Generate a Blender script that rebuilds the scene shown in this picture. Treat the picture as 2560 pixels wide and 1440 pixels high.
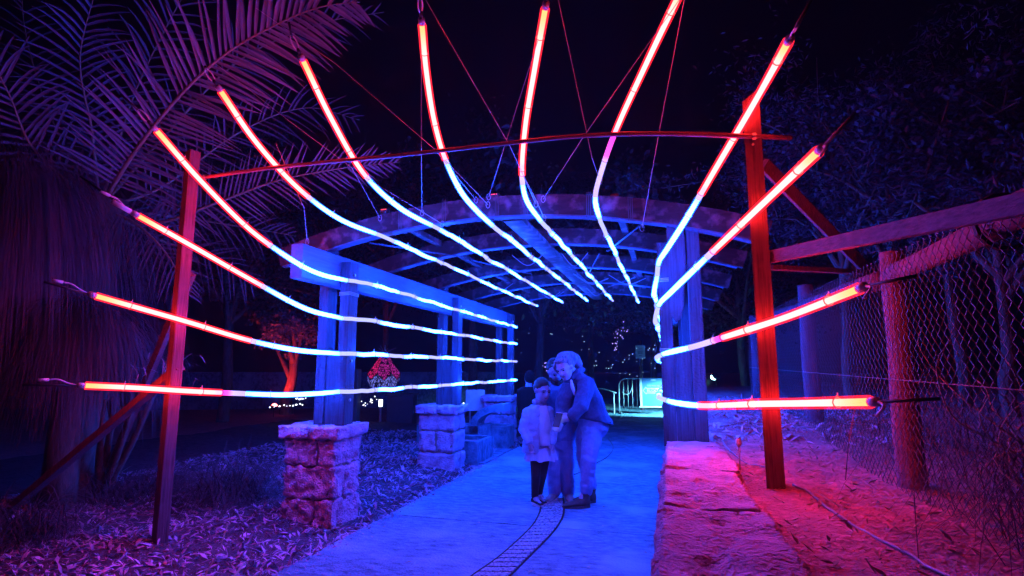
import bpy, bmesh, math, random
from mathutils import Vector, Matrix, noise

# ------------------------------------------------------------------ camera, sky, exposure
for o in list(bpy.data.objects):
    bpy.data.objects.remove(o)
HAZE = 0.0014
ALB = 0.62
SC = bpy.context.scene
COL = SC.collection
R = math.radians
YAW, PITCH, EYE = 15.9, 8.2, 1.4
FPX = 1377.0
cam_d = bpy.data.cameras.new('camera')
cam = bpy.data.objects.new('camera', cam_d)
COL.objects.link(cam)
cam.location = (0, 0, EYE)
cam.rotation_euler = (R(90 + PITCH), 0, R(YAW))
cam_d.sensor_width = 36.0
cam_d.lens = FPX / 2560 * 36.0
cam_d.clip_start = 0.02
cam_d.clip_end = 600
SC.camera = cam

world = bpy.data.worlds.new('World')
SC.world = world
world.use_nodes = True
wn = world.node_tree.nodes
wl_ = world.node_tree.links
wn.clear()
sky = wn.new('ShaderNodeTexSky')
sky.sky_type = 'NISHITA'
sky.sun_disc = False
sky.sun_elevation = R(-4.0)
sky.sun_rotation = R(150)
bg = wn.new('ShaderNodeBackground')
bg.inputs['Strength'].default_value = 0.004
wo = wn.new('ShaderNodeOutputWorld')
wl_.new(sky.outputs['Color'], bg.inputs['Color'])
wl_.new(bg.outputs['Background'], wo.inputs['Surface'])

vs = SC.view_settings
vs.view_transform = 'Standard'
vs.look = 'None'
vs.exposure = -0.15
vs.gamma = 1.0
vs.use_curve_mapping = False
SC.render.engine = 'CYCLES'
SC.cycles.use_denoising = True
SC.cycles.max_bounces = 4
SC.cycles.diffuse_bounces = 2
SC.cycles.adaptive_threshold = 0.03
SC.cycles.glossy_bounces = 2
SC.cycles.transparent_max_bounces = 12
SC.cycles.volume_bounces = 0
SC.cycles.use_light_tree = False
SC.cycles.sample_clamp_indirect = 4.0
SC.render.film_transparent = False

# ------------------------------------------------------------------ pixel <-> place
_ca, _sa = math.cos(R(PITCH)), math.sin(R(PITCH))
_cy, _sy = math.cos(R(YAW)), math.sin(R(YAW))
CAM = Vector((0, 0, EYE))


def ray(px, py):
    xc, yc = (px - 1280) / FPX, (720 - py) / FPX
    f, u = _ca - yc * _sa, _sa + yc * _ca
    return Vector((-_sy * f + _cy * xc, _cy * f + _sy * xc, u))


def at_t(px, py, t):
    return CAM + ray(px, py) * t


def at_y(px, py, Y):
    d = ray(px, py)
    return CAM + d * (Y / d.y)


def at_x(px, py, X):
    d = ray(px, py)
    return CAM + d * (X / d.x)


def at_z(px, py, z):
    d = ray(px, py)
    return CAM + d * ((z - EYE) / d.z)


def proj(p):
    q = Vector(p) - CAM
    f = -_sy * q.x + _cy * q.y
    r = _cy * q.x + _sy * q.y
    depth = f * _ca + q.z * _sa
    up = -f * _sa + q.z * _ca
    return 1280 + FPX * r / depth, 720 - FPX * up / depth, depth


# ------------------------------------------------------------------ object helpers
WLOC = {}


def link(o, parent=None):
    COL.objects.link(o)
    if parent is not None:
        o.parent = parent
    return o


def tag(o, label=None, cat=None, group=None, kind=None):
    if label:
        o['label'] = label
    if cat:
        o['category'] = cat
    if group:
        o['group'] = group
    if kind:
        o['kind'] = kind
    return o


def thing(name, loc, label, cat, group=None):
    o = bpy.data.objects.new(name, None)
    o.empty_display_size = 0.1
    o.location = Vector(loc)
    link(o)
    WLOC[o.name] = Vector(loc)
    return tag(o, label, cat, group)


def V(*a):
    return Vector(a)


class MB:
    def __init__(self):
        self.v, self.f, self.c = [], [], []

    def add(self, verts, faces):
        n = len(self.v)
        self.v.extend([tuple(x) for x in verts])
        self.f.extend([tuple(i + n for i in q) for q in faces])

    def box(self, c, s, m=None):
        c = Vector(c)
        vs_ = []
        for x in (-.5, .5):
            for y in (-.5, .5):
                for z in (-.5, .5):
                    q = Vector((x * s[0], y * s[1], z * s[2]))
                    if m is not None:
                        q = m @ q
                    vs_.append(c + q)
        self.add(vs_, [(0, 1, 3, 2), (4, 6, 7, 5), (0, 4, 5, 1), (2, 3, 7, 6), (0, 2, 6, 4), (1, 5, 7, 3)])
        return self

    def beam(self, a, b, w, h, up=(0, 0, 1), chamfer=0.0):
        a, b = Vector(a), Vector(b)
        d = (b - a).normalized()
        s = d.cross(Vector(up)).normalized()
        u = s.cross(d).normalized()
        c = chamfer
        prof = [(-w / 2 + c, -h / 2), (w / 2 - c, -h / 2), (w / 2, -h / 2 + c), (w / 2, h / 2 - c),
                (w / 2 - c, h / 2), (-w / 2 + c, h / 2), (-w / 2, h / 2 - c), (-w / 2, -h / 2 + c)] if c > 0 else \
            [(-w / 2, -h / 2), (w / 2, -h / 2), (w / 2, h / 2), (-w / 2, h / 2)]
        n = len(prof)
        vs_ = [a + s * x + u * y for x, y in prof] + [b + s * x + u * y for x, y in prof]
        fs = [(i, (i + 1) % n, n + (i + 1) % n, n + i) for i in range(n)]
        fs += [tuple(range(n - 1, -1, -1)), tuple(range(n, 2 * n))]
        self.add(vs_, fs)
        return self

    def tube(self, pts, rad, n=8, cap=True, sy=1.0):
        pts = [Vector(p) for p in pts]
        m = len(pts)
        if not hasattr(rad, '__len__'):
            rad = [rad] * m
        t0 = (pts[1] - pts[0]).normalized()
        ref = Vector((0, 0, 1)) if abs(t0.z) < .9 else Vector((1, 0, 0))
        s = t0.cross(ref).normalized()
        vs_ = []
        for i in range(m):
            t = (pts[min(i + 1, m - 1)] - pts[max(i - 1, 0)])
            if t.length < 1e-9:
                t = t0
            t = t.normalized()
            s = (s - t * s.dot(t))
            s = s.normalized() if s.length > 1e-6 else t.orthogonal().normalized()
            u = t.cross(s)
            for k in range(n):
                a = 2 * math.pi * k / n
                vs_.append(pts[i] + (s * math.cos(a) + u * math.sin(a) * sy) * rad[i])
        fs = []
        for i in range(m - 1):
            for k in range(n):
                k2 = (k + 1) % n
                fs.append((i * n + k, i * n + k2, (i + 1) * n + k2, (i + 1) * n + k))
        if cap:
            fs.append(tuple(range(n - 1, -1, -1)))
            fs.append(tuple((m - 1) * n + k for k in range(n)))
        self.add(vs_, fs)
        return self

    def loft(self, rings, cap=True):
        n = len(rings[0])
        vs_ = [p for r in rings for p in r]
        fs = []
        for i in range(len(rings) - 1):
            for k in range(n):
                k2 = (k + 1) % n
                fs.append((i * n + k, i * n + k2, (i + 1) * n + k2, (i + 1) * n + k))
        if cap:
            fs.append(tuple(range(n - 1, -1, -1)))
            fs.append(tuple((len(rings) - 1) * n + k for k in range(n)))
        self.add(vs_, fs)
        return self

    def ball(self, c, r, m=None, nu=12, nv=8):
        c = Vector(c)
        if not hasattr(r, '__len__'):
            r = (r, r, r)
        rings = []
        for j in range(1, nv):
            th = math.pi * j / nv
            ring = []
            for i in range(nu):
                ph = 2 * math.pi * i / nu
                q = Vector((r[0] * math.sin(th) * math.cos(ph), r[1] * math.sin(th) * math.sin(ph), -r[2] * math.cos(th)))
                ring.append(c + (m @ q if m is not None else q))
            rings.append(ring)
        n0 = len(self.v)
        self.loft(rings, cap=False)
        bot = Vector((0, 0, -r[2]))
        top = Vector((0, 0, r[2]))
        if m is not None:
            bot, top = m @ bot, m @ top
        nb = len(self.v)
        self.v.append(tuple(c + bot))
        self.v.append(tuple(c + top))
        last = n0 + (nv - 2) * nu
        for i in range(nu):
            i2 = (i + 1) % nu
            self.f.append((nb, n0 + i2, n0 + i))
            self.f.append((nb + 1, last + i, last + i2))
        return self

    def capsule(self, pts, rad, n=10):
        pts = [Vector(p) for p in pts]
        if not hasattr(rad, '__len__'):
            rad = [rad] * len(pts)
        d0 = (pts[0] - pts[1]).normalized()
        d1 = (pts[-1] - pts[-2]).normalized()
        r0, r1 = rad[0], rad[-1]
        P = [pts[0] + d0 * r0 * .95, pts[0] + d0 * r0 * .6] + pts + [pts[-1] + d1 * r1 * .6, pts[-1] + d1 * r1 * .95]
        Q = [r0 * .3, r0 * .8] + list(rad) + [r1 * .8, r1 * .3]
        return self.tube(P, Q, n)

    def mesh(self, name, off=None, smooth=False):
        me = bpy.data.meshes.new(name)
        vv = self.v
        if off is not None and off.length > 0:
            ox, oy, oz = off
            vv = [(a - ox, b - oy, c - oz) for a, b, c in vv]
        me.from_pydata(vv, [], self.f)
        if smooth:
            me.polygons.foreach_set('use_smooth', [True] * len(me.polygons))
        me.update()
        return me

    def build(self, name, mat, parent=None, smooth=False, loc=None):
        off = WLOC[parent.name] if parent is not None else (Vector(loc) if loc is not None else Vector((0, 0, 0)))
        me = self.mesh(name, off, smooth)
        o = bpy.data.objects.new(name, me)
        if mat is not None:
            me.materials.append(mat)
        if parent is None and loc is not None:
            o.location = Vector(loc)
        link(o, parent)
        WLOC[o.name] = off
        return o


def piece(name, me, parent, loc, rot=None, scale=None, mat=None):
    """a shared-mesh piece placed at a world spot"""
    o = bpy.data.objects.new(name, me)
    o.location = Vector(loc) - (WLOC[parent.name] if parent is not None else Vector((0, 0, 0)))
    if rot is not None:
        o.rotation_euler = rot
    if scale is not None:
        o.scale = scale
    link(o, parent)
    WLOC[o.name] = Vector(loc)
    return o


def crom(pts, n):
    """Catmull-Rom resample into n points, even arc length"""
    P = [Vector(p) for p in pts]
    P = [P[0] * 2 - P[1]] + P + [P[-1] * 2 - P[-2]]
    out = []
    for i in range(1, len(P) - 2):
        for k in range(24):
            t = k / 24
            a, b, c, d = P[i - 1], P[i], P[i + 1], P[i + 2]
            out.append(.5 * ((2 * b) + (c - a) * t + (2 * a - 5 * b + 4 * c - d) * t * t + (3 * b - a - 3 * c + d) * t ** 3))
    out.append(P[-2])
    L = [0.0]
    for i in range(1, len(out)):
        L.append(L[-1] + (out[i] - out[i - 1]).length)
    res = []
    j = 0
    for k in range(n):
        s = L[-1] * k / (n - 1)
        while j < len(L) - 2 and L[j + 1] < s:
            j += 1
        w = (s - L[j]) / max(1e-9, L[j + 1] - L[j])
        res.append(out[j].lerp(out[j + 1], min(1, max(0, w))))
    return res


def nz(p, s=1.0, seed=0.0):
    return noise.noise(Vector((p[0] * s + seed, p[1] * s + seed * 1.7, p[2] * s - seed)))


def fbm(p, s=1.0, seed=0.0, oct=3):
    a, v = 1.0, 0.0
    for i in range(oct):
        v += a * nz(p, s, seed + 9.1 * i)
        a *= .5
        s *= 2.1
    return v


def smooth01(x):
    x = max(0.0, min(1.0, x))
    return x * x * (3 - 2 * x)


# ------------------------------------------------------------------ materials
def mat_new(name):
    m = bpy.data.materials.new(name)
    m.use_nodes = True
    nt = m.node_tree
    nt.nodes.clear()
    out = nt.nodes.new('ShaderNodeOutputMaterial')
    return m, nt, out


def rough_mat(name, c1, c2, scale=6.0, bump=0.3, rough=0.85, stretch=(1, 1, 1), detail=6.0, c3=None, s3=1.2, dist=0.02,
              metallic=0.0, spec=0.3, fine=0.0, coord='pos'):
    m, nt, out = mat_new(name)
    N, L = nt.nodes, nt.links
    if coord == 'pos':
        g = N.new('ShaderNodeNewGeometry')
        src = g.outputs['Position']
    else:
        g = N.new('ShaderNodeTexCoord')
        src = g.outputs['Object']
    mp = N.new('ShaderNodeMapping')
    mp.inputs['Scale'].default_value = stretch
    L.new(src, mp.inputs['Vector'])
    n1 = N.new('ShaderNodeTexNoise')
    n1.inputs['Scale'].default_value = scale
    n1.inputs['Detail'].default_value = detail
    n1.inputs['Roughness'].default_value = .65
    L.new(mp.outputs['Vector'], n1.inputs['Vector'])
    cr = N.new('ShaderNodeValToRGB')
    cr.color_ramp.elements[0].position = .32
    cr.color_ramp.elements[1].position = .68
    cr.color_ramp.elements[0].color = (*[x * ALB for x in c1], 1)
    cr.color_ramp.elements[1].color = (*[x * ALB for x in c2], 1)
    L.new(n1.outputs['Fac'], cr.inputs['Fac'])
    col = cr.outputs['Color']
    if c3 is not None:
        n3 = N.new('ShaderNodeTexNoise')
        n3.inputs['Scale'].default_value = s3
        n3.inputs['Detail'].default_value = 4
        L.new(src, n3.inputs['Vector'])
        r3 = N.new('ShaderNodeValToRGB')
        r3.color_ramp.elements[0].position = .5
        r3.color_ramp.elements[1].position = .66
        L.new(n3.outputs['Fac'], r3.inputs['Fac'])
        mx = N.new('ShaderNodeMixRGB')
        mx.inputs['Color2'].default_value = (*[x * ALB for x in c3], 1)
        L.new(r3.outputs['Color'], mx.inputs['Fac'])
        L.new(col, mx.inputs['Color1'])
        col = mx.outputs['Color']
    b = N.new('ShaderNodeBsdfPrincipled')
    b.inputs['Roughness'].default_value = rough
    b.inputs['Metallic'].default_value = metallic
    b.inputs['Specular IOR Level'].default_value = spec
    L.new(col, b.inputs['Base Color'])
    if bump > 0:
        h = n1.outputs['Fac']
        if fine > 0:
            n4 = N.new('ShaderNodeTexNoise')
            n4.inputs['Scale'].default_value = fine
            n4.inputs['Detail'].default_value = 3
            L.new(src, n4.inputs['Vector'])
            ad = N.new('ShaderNodeMath')
            ad.operation = 'ADD'
            L.new(h, ad.inputs[0])
            L.new(n4.outputs['Fac'], ad.inputs[1])
            h = ad.outputs[0]
        bp = N.new('ShaderNodeBump')
        bp.inputs['Strength'].default_value = bump
        bp.inputs['Distance'].default_value = dist
        L.new(h, bp.inputs['Height'])
        L.new(bp.outputs['Normal'], b.inputs['Normal'])
    L.new(b.outputs['BSDF'], out.inputs['Surface'])
    return m


def plain(name, c, rough=.5, metallic=0.0, spec=.4):
    return rough_mat(name, tuple(x * .85 for x in c), tuple(min(1, x * 1.1) for x in c), 14, .08, rough, metallic=metallic, spec=spec)


def emit_mat(name, c, s):
    m, nt, out = mat_new(name)
    e = nt.nodes.new('ShaderNodeEmission')
    e.inputs['Color'].default_value = (*c, 1)
    e.inputs['Strength'].default_value = s
    nt.links.new(e.outputs[0], out.inputs['Surface'])
    return m


def leaf_mat(name, c1, c2, rough=.5, transl=.25):
    m, nt, out = mat_new(name)
    N, L = nt.nodes, nt.links
    g = N.new('ShaderNodeNewGeometry')
    n1 = N.new('ShaderNodeTexNoise')
    n1.inputs['Scale'].default_value = 2.5
    n1.inputs['Detail'].default_value = 5
    L.new(g.outputs['Position'], n1.inputs['Vector'])
    cr = N.new('ShaderNodeValToRGB')
    cr.color_ramp.elements[0].position = .35
    cr.color_ramp.elements[1].position = .65
    cr.color_ramp.elements[0].color = (*[x * ALB for x in c1], 1)
    cr.color_ramp.elements[1].color = (*[x * ALB for x in c2], 1)
    L.new(n1.outputs['Fac'], cr.inputs['Fac'])
    b = N.new('ShaderNodeBsdfPrincipled')
    b.inputs['Roughness'].default_value = rough
    b.inputs['Specular IOR Level'].default_value = .35
    L.new(cr.outputs['Color'], b.inputs['Base Color'])
    t = N.new('ShaderNodeBsdfTranslucent')
    L.new(cr.outputs['Color'], t.inputs['Color'])
    mx = N.new('ShaderNodeMixShader')
    mx.inputs['Fac'].default_value = transl
    L.new(b.outputs[0], mx.inputs[1])
    L.new(t.outputs[0], mx.inputs[2])
    L.new(mx.outputs[0], out.inputs['Surface'])
    return m


M = {}
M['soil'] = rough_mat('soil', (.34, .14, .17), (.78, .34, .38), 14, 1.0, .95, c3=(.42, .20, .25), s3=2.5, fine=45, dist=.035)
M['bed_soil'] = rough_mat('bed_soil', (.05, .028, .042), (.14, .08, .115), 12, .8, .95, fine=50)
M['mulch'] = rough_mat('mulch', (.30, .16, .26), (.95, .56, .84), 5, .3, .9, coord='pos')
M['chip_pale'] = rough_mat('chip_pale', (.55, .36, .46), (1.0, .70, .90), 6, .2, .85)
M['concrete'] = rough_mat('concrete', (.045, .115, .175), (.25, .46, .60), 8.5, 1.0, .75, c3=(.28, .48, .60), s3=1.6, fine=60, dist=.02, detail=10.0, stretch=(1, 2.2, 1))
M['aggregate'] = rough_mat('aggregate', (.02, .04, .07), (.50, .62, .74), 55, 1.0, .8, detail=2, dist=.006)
M['joint'] = rough_mat('joint', (.025, .024, .022), (.05, .048, .045), 20, .3, .95)
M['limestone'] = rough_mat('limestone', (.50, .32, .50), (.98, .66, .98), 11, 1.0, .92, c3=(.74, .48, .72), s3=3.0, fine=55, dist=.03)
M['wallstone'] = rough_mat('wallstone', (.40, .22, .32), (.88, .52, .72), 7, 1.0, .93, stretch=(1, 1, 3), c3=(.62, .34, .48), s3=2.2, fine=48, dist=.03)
M['mortar'] = rough_mat('mortar', (.30, .27, .23), (.44, .40, .35), 20, .5, .95)
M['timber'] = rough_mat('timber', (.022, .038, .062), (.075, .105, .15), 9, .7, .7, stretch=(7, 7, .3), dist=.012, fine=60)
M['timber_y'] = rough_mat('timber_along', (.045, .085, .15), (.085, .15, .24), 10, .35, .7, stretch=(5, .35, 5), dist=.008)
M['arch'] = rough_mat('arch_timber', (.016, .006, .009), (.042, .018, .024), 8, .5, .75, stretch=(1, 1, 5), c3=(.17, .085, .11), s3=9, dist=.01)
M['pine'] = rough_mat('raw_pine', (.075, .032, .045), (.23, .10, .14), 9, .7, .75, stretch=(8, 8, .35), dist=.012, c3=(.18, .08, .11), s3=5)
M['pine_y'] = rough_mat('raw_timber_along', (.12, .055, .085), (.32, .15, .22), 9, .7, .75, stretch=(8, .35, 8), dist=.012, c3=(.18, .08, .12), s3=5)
M['log'] = rough_mat('log', (.15, .07, .115), (.28, .15, .22), 7, .5, .8, stretch=(3, 3, .5), dist=.012, fine=35)
M['bark'] = rough_mat('bark', (.08, .07, .055), (.20, .17, .14), 8, .8, .9, stretch=(2, 2, .5), dist=.03)
M['galv'] = plain('galvanised', (.55, .56, .58), .4, .8)
M['darkwire'] = plain('dark_wire', (.10, .095, .10), .5, .3)
M['steelwire'] = plain('steel_wire', (.55, .54, .55), .45, .3)
M['black'] = plain('black_rubber', (.02, .02, .021), .5)
M['cable'] = plain('cable_sheath', (.30, .28, .34), .5)
M['pipe'] = plain('painted_pipe', (.24, .09, .12), .45)
M['pinkplastic'] = plain('pale_plastic', (.75, .70, .72), .4)
M['tie'] = plain('nylon_tie', (.8, .8, .82), .4)
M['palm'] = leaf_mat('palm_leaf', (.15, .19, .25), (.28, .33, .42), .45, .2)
M['palm_dim'] = leaf_mat('palm_leaf_shaded', (.07, .085, .12), (.14, .165, .22), .5, .2)  # darker copy of the palm leaf, shade put into the colour
M['rachis'] = rough_mat('palm_rachis', (.22, .22, .14), (.34, .32, .22), 8, .2, .5)
M['grassleaf'] = leaf_mat('dry_grass', (.045, .03, .045), (.12, .085, .12), .6, .15)
M['drystem'] = rough_mat('dry_stem', (.30, .24, .19), (.48, .40, .33), 12, .2, .8)
M['foliage'] = leaf_mat('foliage', (.018, .022, .025), (.045, .05, .055), .45, .25)
M['foliage2'] = leaf_mat('foliage_grey', (.018, .024, .035), (.05, .06, .085), .5, .25)
M['litter'] = leaf_mat('leaf_litter', (.28, .20, .14), (.50, .40, .30), .6, .1)
# ------------------------------------------------------------------ ground, path
rng = random.Random(7)


def smoothstep(a, b, x):
    return smooth01((x - a) / (b - a))


PATH_L, PATH_R = -2.66, -0.06


def mulch_h(x, y):
    e = smoothstep(PATH_L + .02, PATH_L - .9, x)
    return -.012 + e * .07 + .025 * fbm((x, y, 0), 1.1, 3) * e + .012 * fbm((x, y, 0), 5, 8)


def raised_h(x, y):
    h = .735 + .095 * max(0, min(y, 5.8) - 3.4) + .03 * fbm((x, y, 0), 1.3, 5) + .012 * fbm((x, y, 0), 6, 2)
    return h - .02 * smoothstep(.6, .36, x)


def sheet(name, x0, x1, y0, y1, nx, ny, hf, mat, kind='structure'):
    mb = MB()
    vs_, fs = [], []
    for j in range(ny + 1):
        for i in range(nx + 1):
            x = x0 + (x1 - x0) * i / nx
            y = y0 + (y1 - y0) * j / ny
            vs_.append((x, y, hf(x, y)))
    for j in range(ny):
        for i in range(nx):
            a = j * (nx + 1) + i
            fs.append((a, a + 1, a + nx + 2, a + nx + 1))
    mb.add(vs_, fs)
    o = mb.build(name, mat, smooth=True)
    tag(o, kind=kind)
    return o


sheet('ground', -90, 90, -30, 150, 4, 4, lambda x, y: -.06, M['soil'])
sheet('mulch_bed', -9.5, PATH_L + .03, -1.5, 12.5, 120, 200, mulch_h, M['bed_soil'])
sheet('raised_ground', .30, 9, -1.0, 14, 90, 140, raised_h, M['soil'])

# path: concrete slabs, joints open between them
path = bpy.data.objects.new('path', None)
link(path)
WLOC['path'] = V(0, 0, 0)
tag(path, kind='structure')
M['slab'] = M['concrete']
ys = [-2.0, .9, 3.02, 5.0, 7.0, 9.0, 11.0, 13.2]
for i in range(len(ys) - 1):
    a, b = ys[i] + .009, ys[i + 1] - .009
    mb = MB()
    n = 1
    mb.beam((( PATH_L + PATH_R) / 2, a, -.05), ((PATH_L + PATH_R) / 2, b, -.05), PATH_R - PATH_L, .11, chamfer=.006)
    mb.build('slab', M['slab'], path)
mb = MB().box(((PATH_L + PATH_R) / 2, 5.6, -.04), (PATH_R - PATH_L - .02, 15.2, .03))
mb.build('joint_bed', M['joint'], path)
# wide paving beyond the pergola, and the side path between second and third pillar
plaza = bpy.data.objects.new('paving', None)
link(plaza)
WLOC['paving'] = V(0, 0, 0)
tag(plaza, kind='structure')
for ix in range(5):
    for iy in range(6):
        x0 = -5.6 + ix * 2.1
        y0 = 13.22 + iy * 2.1
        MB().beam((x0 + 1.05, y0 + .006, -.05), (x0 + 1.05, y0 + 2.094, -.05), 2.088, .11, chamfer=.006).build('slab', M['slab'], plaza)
side = bpy.data.objects.new('side_path', None)
link(side)
WLOC['side_path'] = V(0, 0, 0)
tag(side, kind='structure')
for i in range(3):
    x1 = PATH_L - .012 - i * 1.9
    MB().box((x1 - .944, 8.62, -.045), (1.888, 1.5, .13)).build('slab', M['slab'], side)

# curved drain band set in the path
dl = [(1356, 1240), (1352, 1268), (1345, 1290), (1330, 1315), (1290, 1355), (1240, 1398), (1180, 1440), (1080, 1515)]
dr = [(1408, 1237), (1410, 1262), (1409, 1285), (1398, 1310), (1370, 1345), (1330, 1385), (1275, 1440), (1190, 1520)]
zl = .0062
Lp = crom([at_z(x, y, zl) for x, y in dl], 61)
Rp = crom([at_z(x, y, zl) for x, y in dr], 61)
drain = thing('drain_channel', Lp[0] * .5 + Rp[0] * .5, 'curved band of pebbled drain covers set into the concrete path', 'drain')
mb = MB()
vs_ = [p for p in Lp] + [p for p in Rp]
mb.add(vs_, [(i, i + 1, 61 + i + 1, 61 + i) for i in range(60)])
mb.build('channel_bed', M['joint'], drain)
for P in (Lp, Rp):
    MB().tube([p + V(0, 0, .002) for p in P], .0075, 6).build('edge_strip', M['joint'], drain)
for k in range(30):
    a, b = k * 2, k * 2 + 2
    w0, w1 = .05, .05
    q = []
    for i, sgn in ((a, 1), (b, -1)):
        l, r = Lp[i], Rp[i]
        t = (Lp[b] - Lp[a]).normalized() * .010 * sgn
        t2 = (Rp[b] - Rp[a]).normalized() * .010 * sgn
        d = (r - l).normalized()
        q.append((l + d * .012 + t, r - d * .012 + t2))
    (l0, r0), (l1, r1) = q
    up, dn = V(0, 0, .008), V(0, 0, .001)
    mb = MB()
    lm, rm = (l0 + l1) / 2, (r0 + r1) / 2
    mb.add([l0 + dn, r0 + dn, r1 + dn, l1 + dn, l0 + up, r0 + up, r1 + up, l1 + up],
           [(0, 1, 5, 4), (1, 2, 6, 5), (2, 3, 7, 6), (3, 0, 4, 7), (4, 5, 6, 7)])
    mb.build('drain_cover', M['aggregate'], drain)

# ------------------------------------------------------------------ chips, litter, leaves on the ground
def chips(name, mat, n, spot, lmin, lmax, seed, label, cat, wr=.22, lift=.004):
    g = random.Random(seed)
    mb = MB()
    for _ in range(n):
        p = spot(g)
        if p is None:
            continue
        x, y, z = p
        ln = lmin + (lmax - lmin) * g.random() ** 2
        w = ln * (wr * .5 + g.random() * wr)
        a = g.random() * math.tau
        ti = g.gauss(0, .42)
        d = V(math.cos(a) * math.cos(ti), math.sin(a) * math.cos(ti), math.sin(ti))
        s = V(-math.sin(a), math.cos(a), g.gauss(0, .35)).normalized()
        u = d.cross(s)
        c = V(x, y, z + lift + abs(math.sin(ti)) * ln * .35)
        h = w * .3
        bend = g.uniform(-.12, .12) * ln
        e0, e1 = c - d * ln / 2, c + d * ln / 2 + s * bend
        mid = c + s * bend * .3 + u * h
        mb.add([e0, mid + s * w / 2, mid - s * w / 2, e1, c - u * h],
               [(0, 1, 2), (3, 2, 1), (0, 4, 1), (0, 2, 4), (3, 1, 4), (3, 4, 2)])
    o = mb.build(name, mat)
    return tag(o, label, cat, kind='stuff')


def spot_left(g):
    y = 2.0 + 9 * g.random() ** 1.7
    x = PATH_L + .02 - 4.2 * g.random() ** 1.15
    return x, y, mulch_h(x, y)


def spot_edge(g):
    y = 2.3 + 6 * g.random()
    x = PATH_L + abs(g.gauss(0, .10)) - .05
    return x, y, max(mulch_h(min(x, PATH_L), y), .005 if x > PATH_L else -1)


def spot_right(g):
    y = 1.2 + 8 * g.random() ** 1.6
    x = .40 + 2.4 * g.random()
    return x, y, raised_h(x, y)


def spot_right_far(g):
    y = 4.6 + 3.5 * g.random()
    x = .30 + 1.6 * g.random()
    return x, y, raised_h(x, y)


chips('mulch', M['mulch'], 19000, spot_left, .02, .12, 11, 'coarse wood chip mulch covering the left garden bed', 'mulch')
chips('pale_chips', M['chip_pale'], 4800, spot_left, .012, .10, 12, 'paler wood chips scattered over the left garden bed', 'mulch')
chips('edge_chips', M['mulch'], 900, spot_edge, .015, .06, 13, 'wood chips spilled along the left edge of the path', 'mulch')
chips('dry_litter', M['litter'], 4200, spot_right, .010, .07, 14, 'dry leaves and twigs strewn on the raised ground by the fence', 'leaf litter')
chips('bed_litter', M['chip_pale'], 1800, spot_right_far, .03, .14, 15, 'pale chips and bark strewn behind the right pergola post', 'leaf litter')
chips('long_twigs', M['drystem'], 160, lambda g: spot_left(g), .18, .5, 16, 'long dry twigs lying on the left garden bed', 'twigs', wr=.03)
chips('fence_twigs', M['drystem'], 70, lambda g: spot_right(g), .12, .4, 17, 'long dry twigs lying on the red lit ground by the fence', 'twigs', wr=.03)


def spot_path(g):
    return PATH_L + .15 + 2.3 * g.random(), 1.6 + 5.5 * g.random(), .006


g = random.Random(5)
for i in range(54):
    x, y, z = spot_path(g)
    mb = MB()
    a = g.random() * 6.28
    l, w = g.uniform(.014, .04), g.uniform(.006, .015)
    d, s = V(math.cos(a), math.sin(a), 0), V(-math.sin(a), math.cos(a), 0)
    c = V(x, y, z + .003)
    mb.add([c - d * l, c + s * w + V(0, 0, .004), c + d * l, c - s * w + V(0, 0, .004), c + V(0, 0, .001)],
           [(0, 4, 1), (1, 4, 2), (2, 4, 3), (3, 4, 0)])
    o = mb.build('fallen_leaf', M['litter'], loc=c)
    tag(o, 'small pale fallen leaf lying on the concrete path', 'leaf', 'fallen leaves on the path')

# ------------------------------------------------------------------ rough stones
def stone_mesh(mb, c, s, nseg, amp, seed, freq=4.0, rnd=.03, top_amp=None):
    """a block of size s at c with displaced faces and worn edges"""
    nx, ny, nz_ = nseg
    bm = bmesh.new()
    idx = {}

    def vert(i, j, k):
        key = (i, j, k)
        if key in idx:
            return idx[key]
        q = V((i / nx - .5) * s[0], (j / ny - .5) * s[1], (k / nz_ - .5) * s[2])
        nrm = V(0, 0, 0)
        if i in (0, nx):
            nrm.x = -1 if i == 0 else 1
        if j in (0, ny):
            nrm.y = -1 if j == 0 else 1
        if k in (0, nz_):
            nrm.z = -1 if k == 0 else 1
        edge = sum(1 for a in nrm if a != 0)
        p = Vector(c) + q
        d = fbm(p, freq, seed, 4)
        pit = nz(p, freq * 2.3, seed + 50)
        if pit > .28:
            d -= (pit - .28) * 3.2
        a = amp
        if top_amp is not None and nrm.z > 0:
            a = top_amp
        if edge == 1:
            p = p + nrm * (d * a)
        else:
            p = p - nrm.normalized() * (rnd * (.7 + .6 * abs(nz(p, 9, seed)))) + nrm.normalized() * d * a
        idx[key] = len(vl)
        vl.append(p)
        return idx[key]

    vl, fl = [], []
    for i in range(nx):
        for j in range(ny):
            fl.append((vert(i, j, 0), vert(i, j + 1, 0), vert(i + 1, j + 1, 0), vert(i + 1, j, 0)))
            fl.append((vert(i, j, nz_), vert(i + 1, j, nz_), vert(i + 1, j + 1, nz_), vert(i, j + 1, nz_)))
    for i in range(nx):
        for k in range(nz_):
            fl.append((vert(i, 0, k), vert(i + 1, 0, k), vert(i + 1, 0, k + 1), vert(i, 0, k + 1)))
            fl.append((vert(i, ny, k), vert(i, ny, k + 1), vert(i + 1, ny, k + 1), vert(i + 1, ny, k)))
    for j in range(ny):
        for k in range(nz_):
            fl.append((vert(0, j, k), vert(0, j, k + 1), vert(0, j + 1, k + 1), vert(0, j + 1, k)))
            fl.append((vert(nx, j, k), vert(nx, j + 1, k), vert(nx, j + 1, k + 1), vert(nx, j, k + 1)))
    bm.free()
    mb.add(vl, fl)
    return mb


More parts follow.
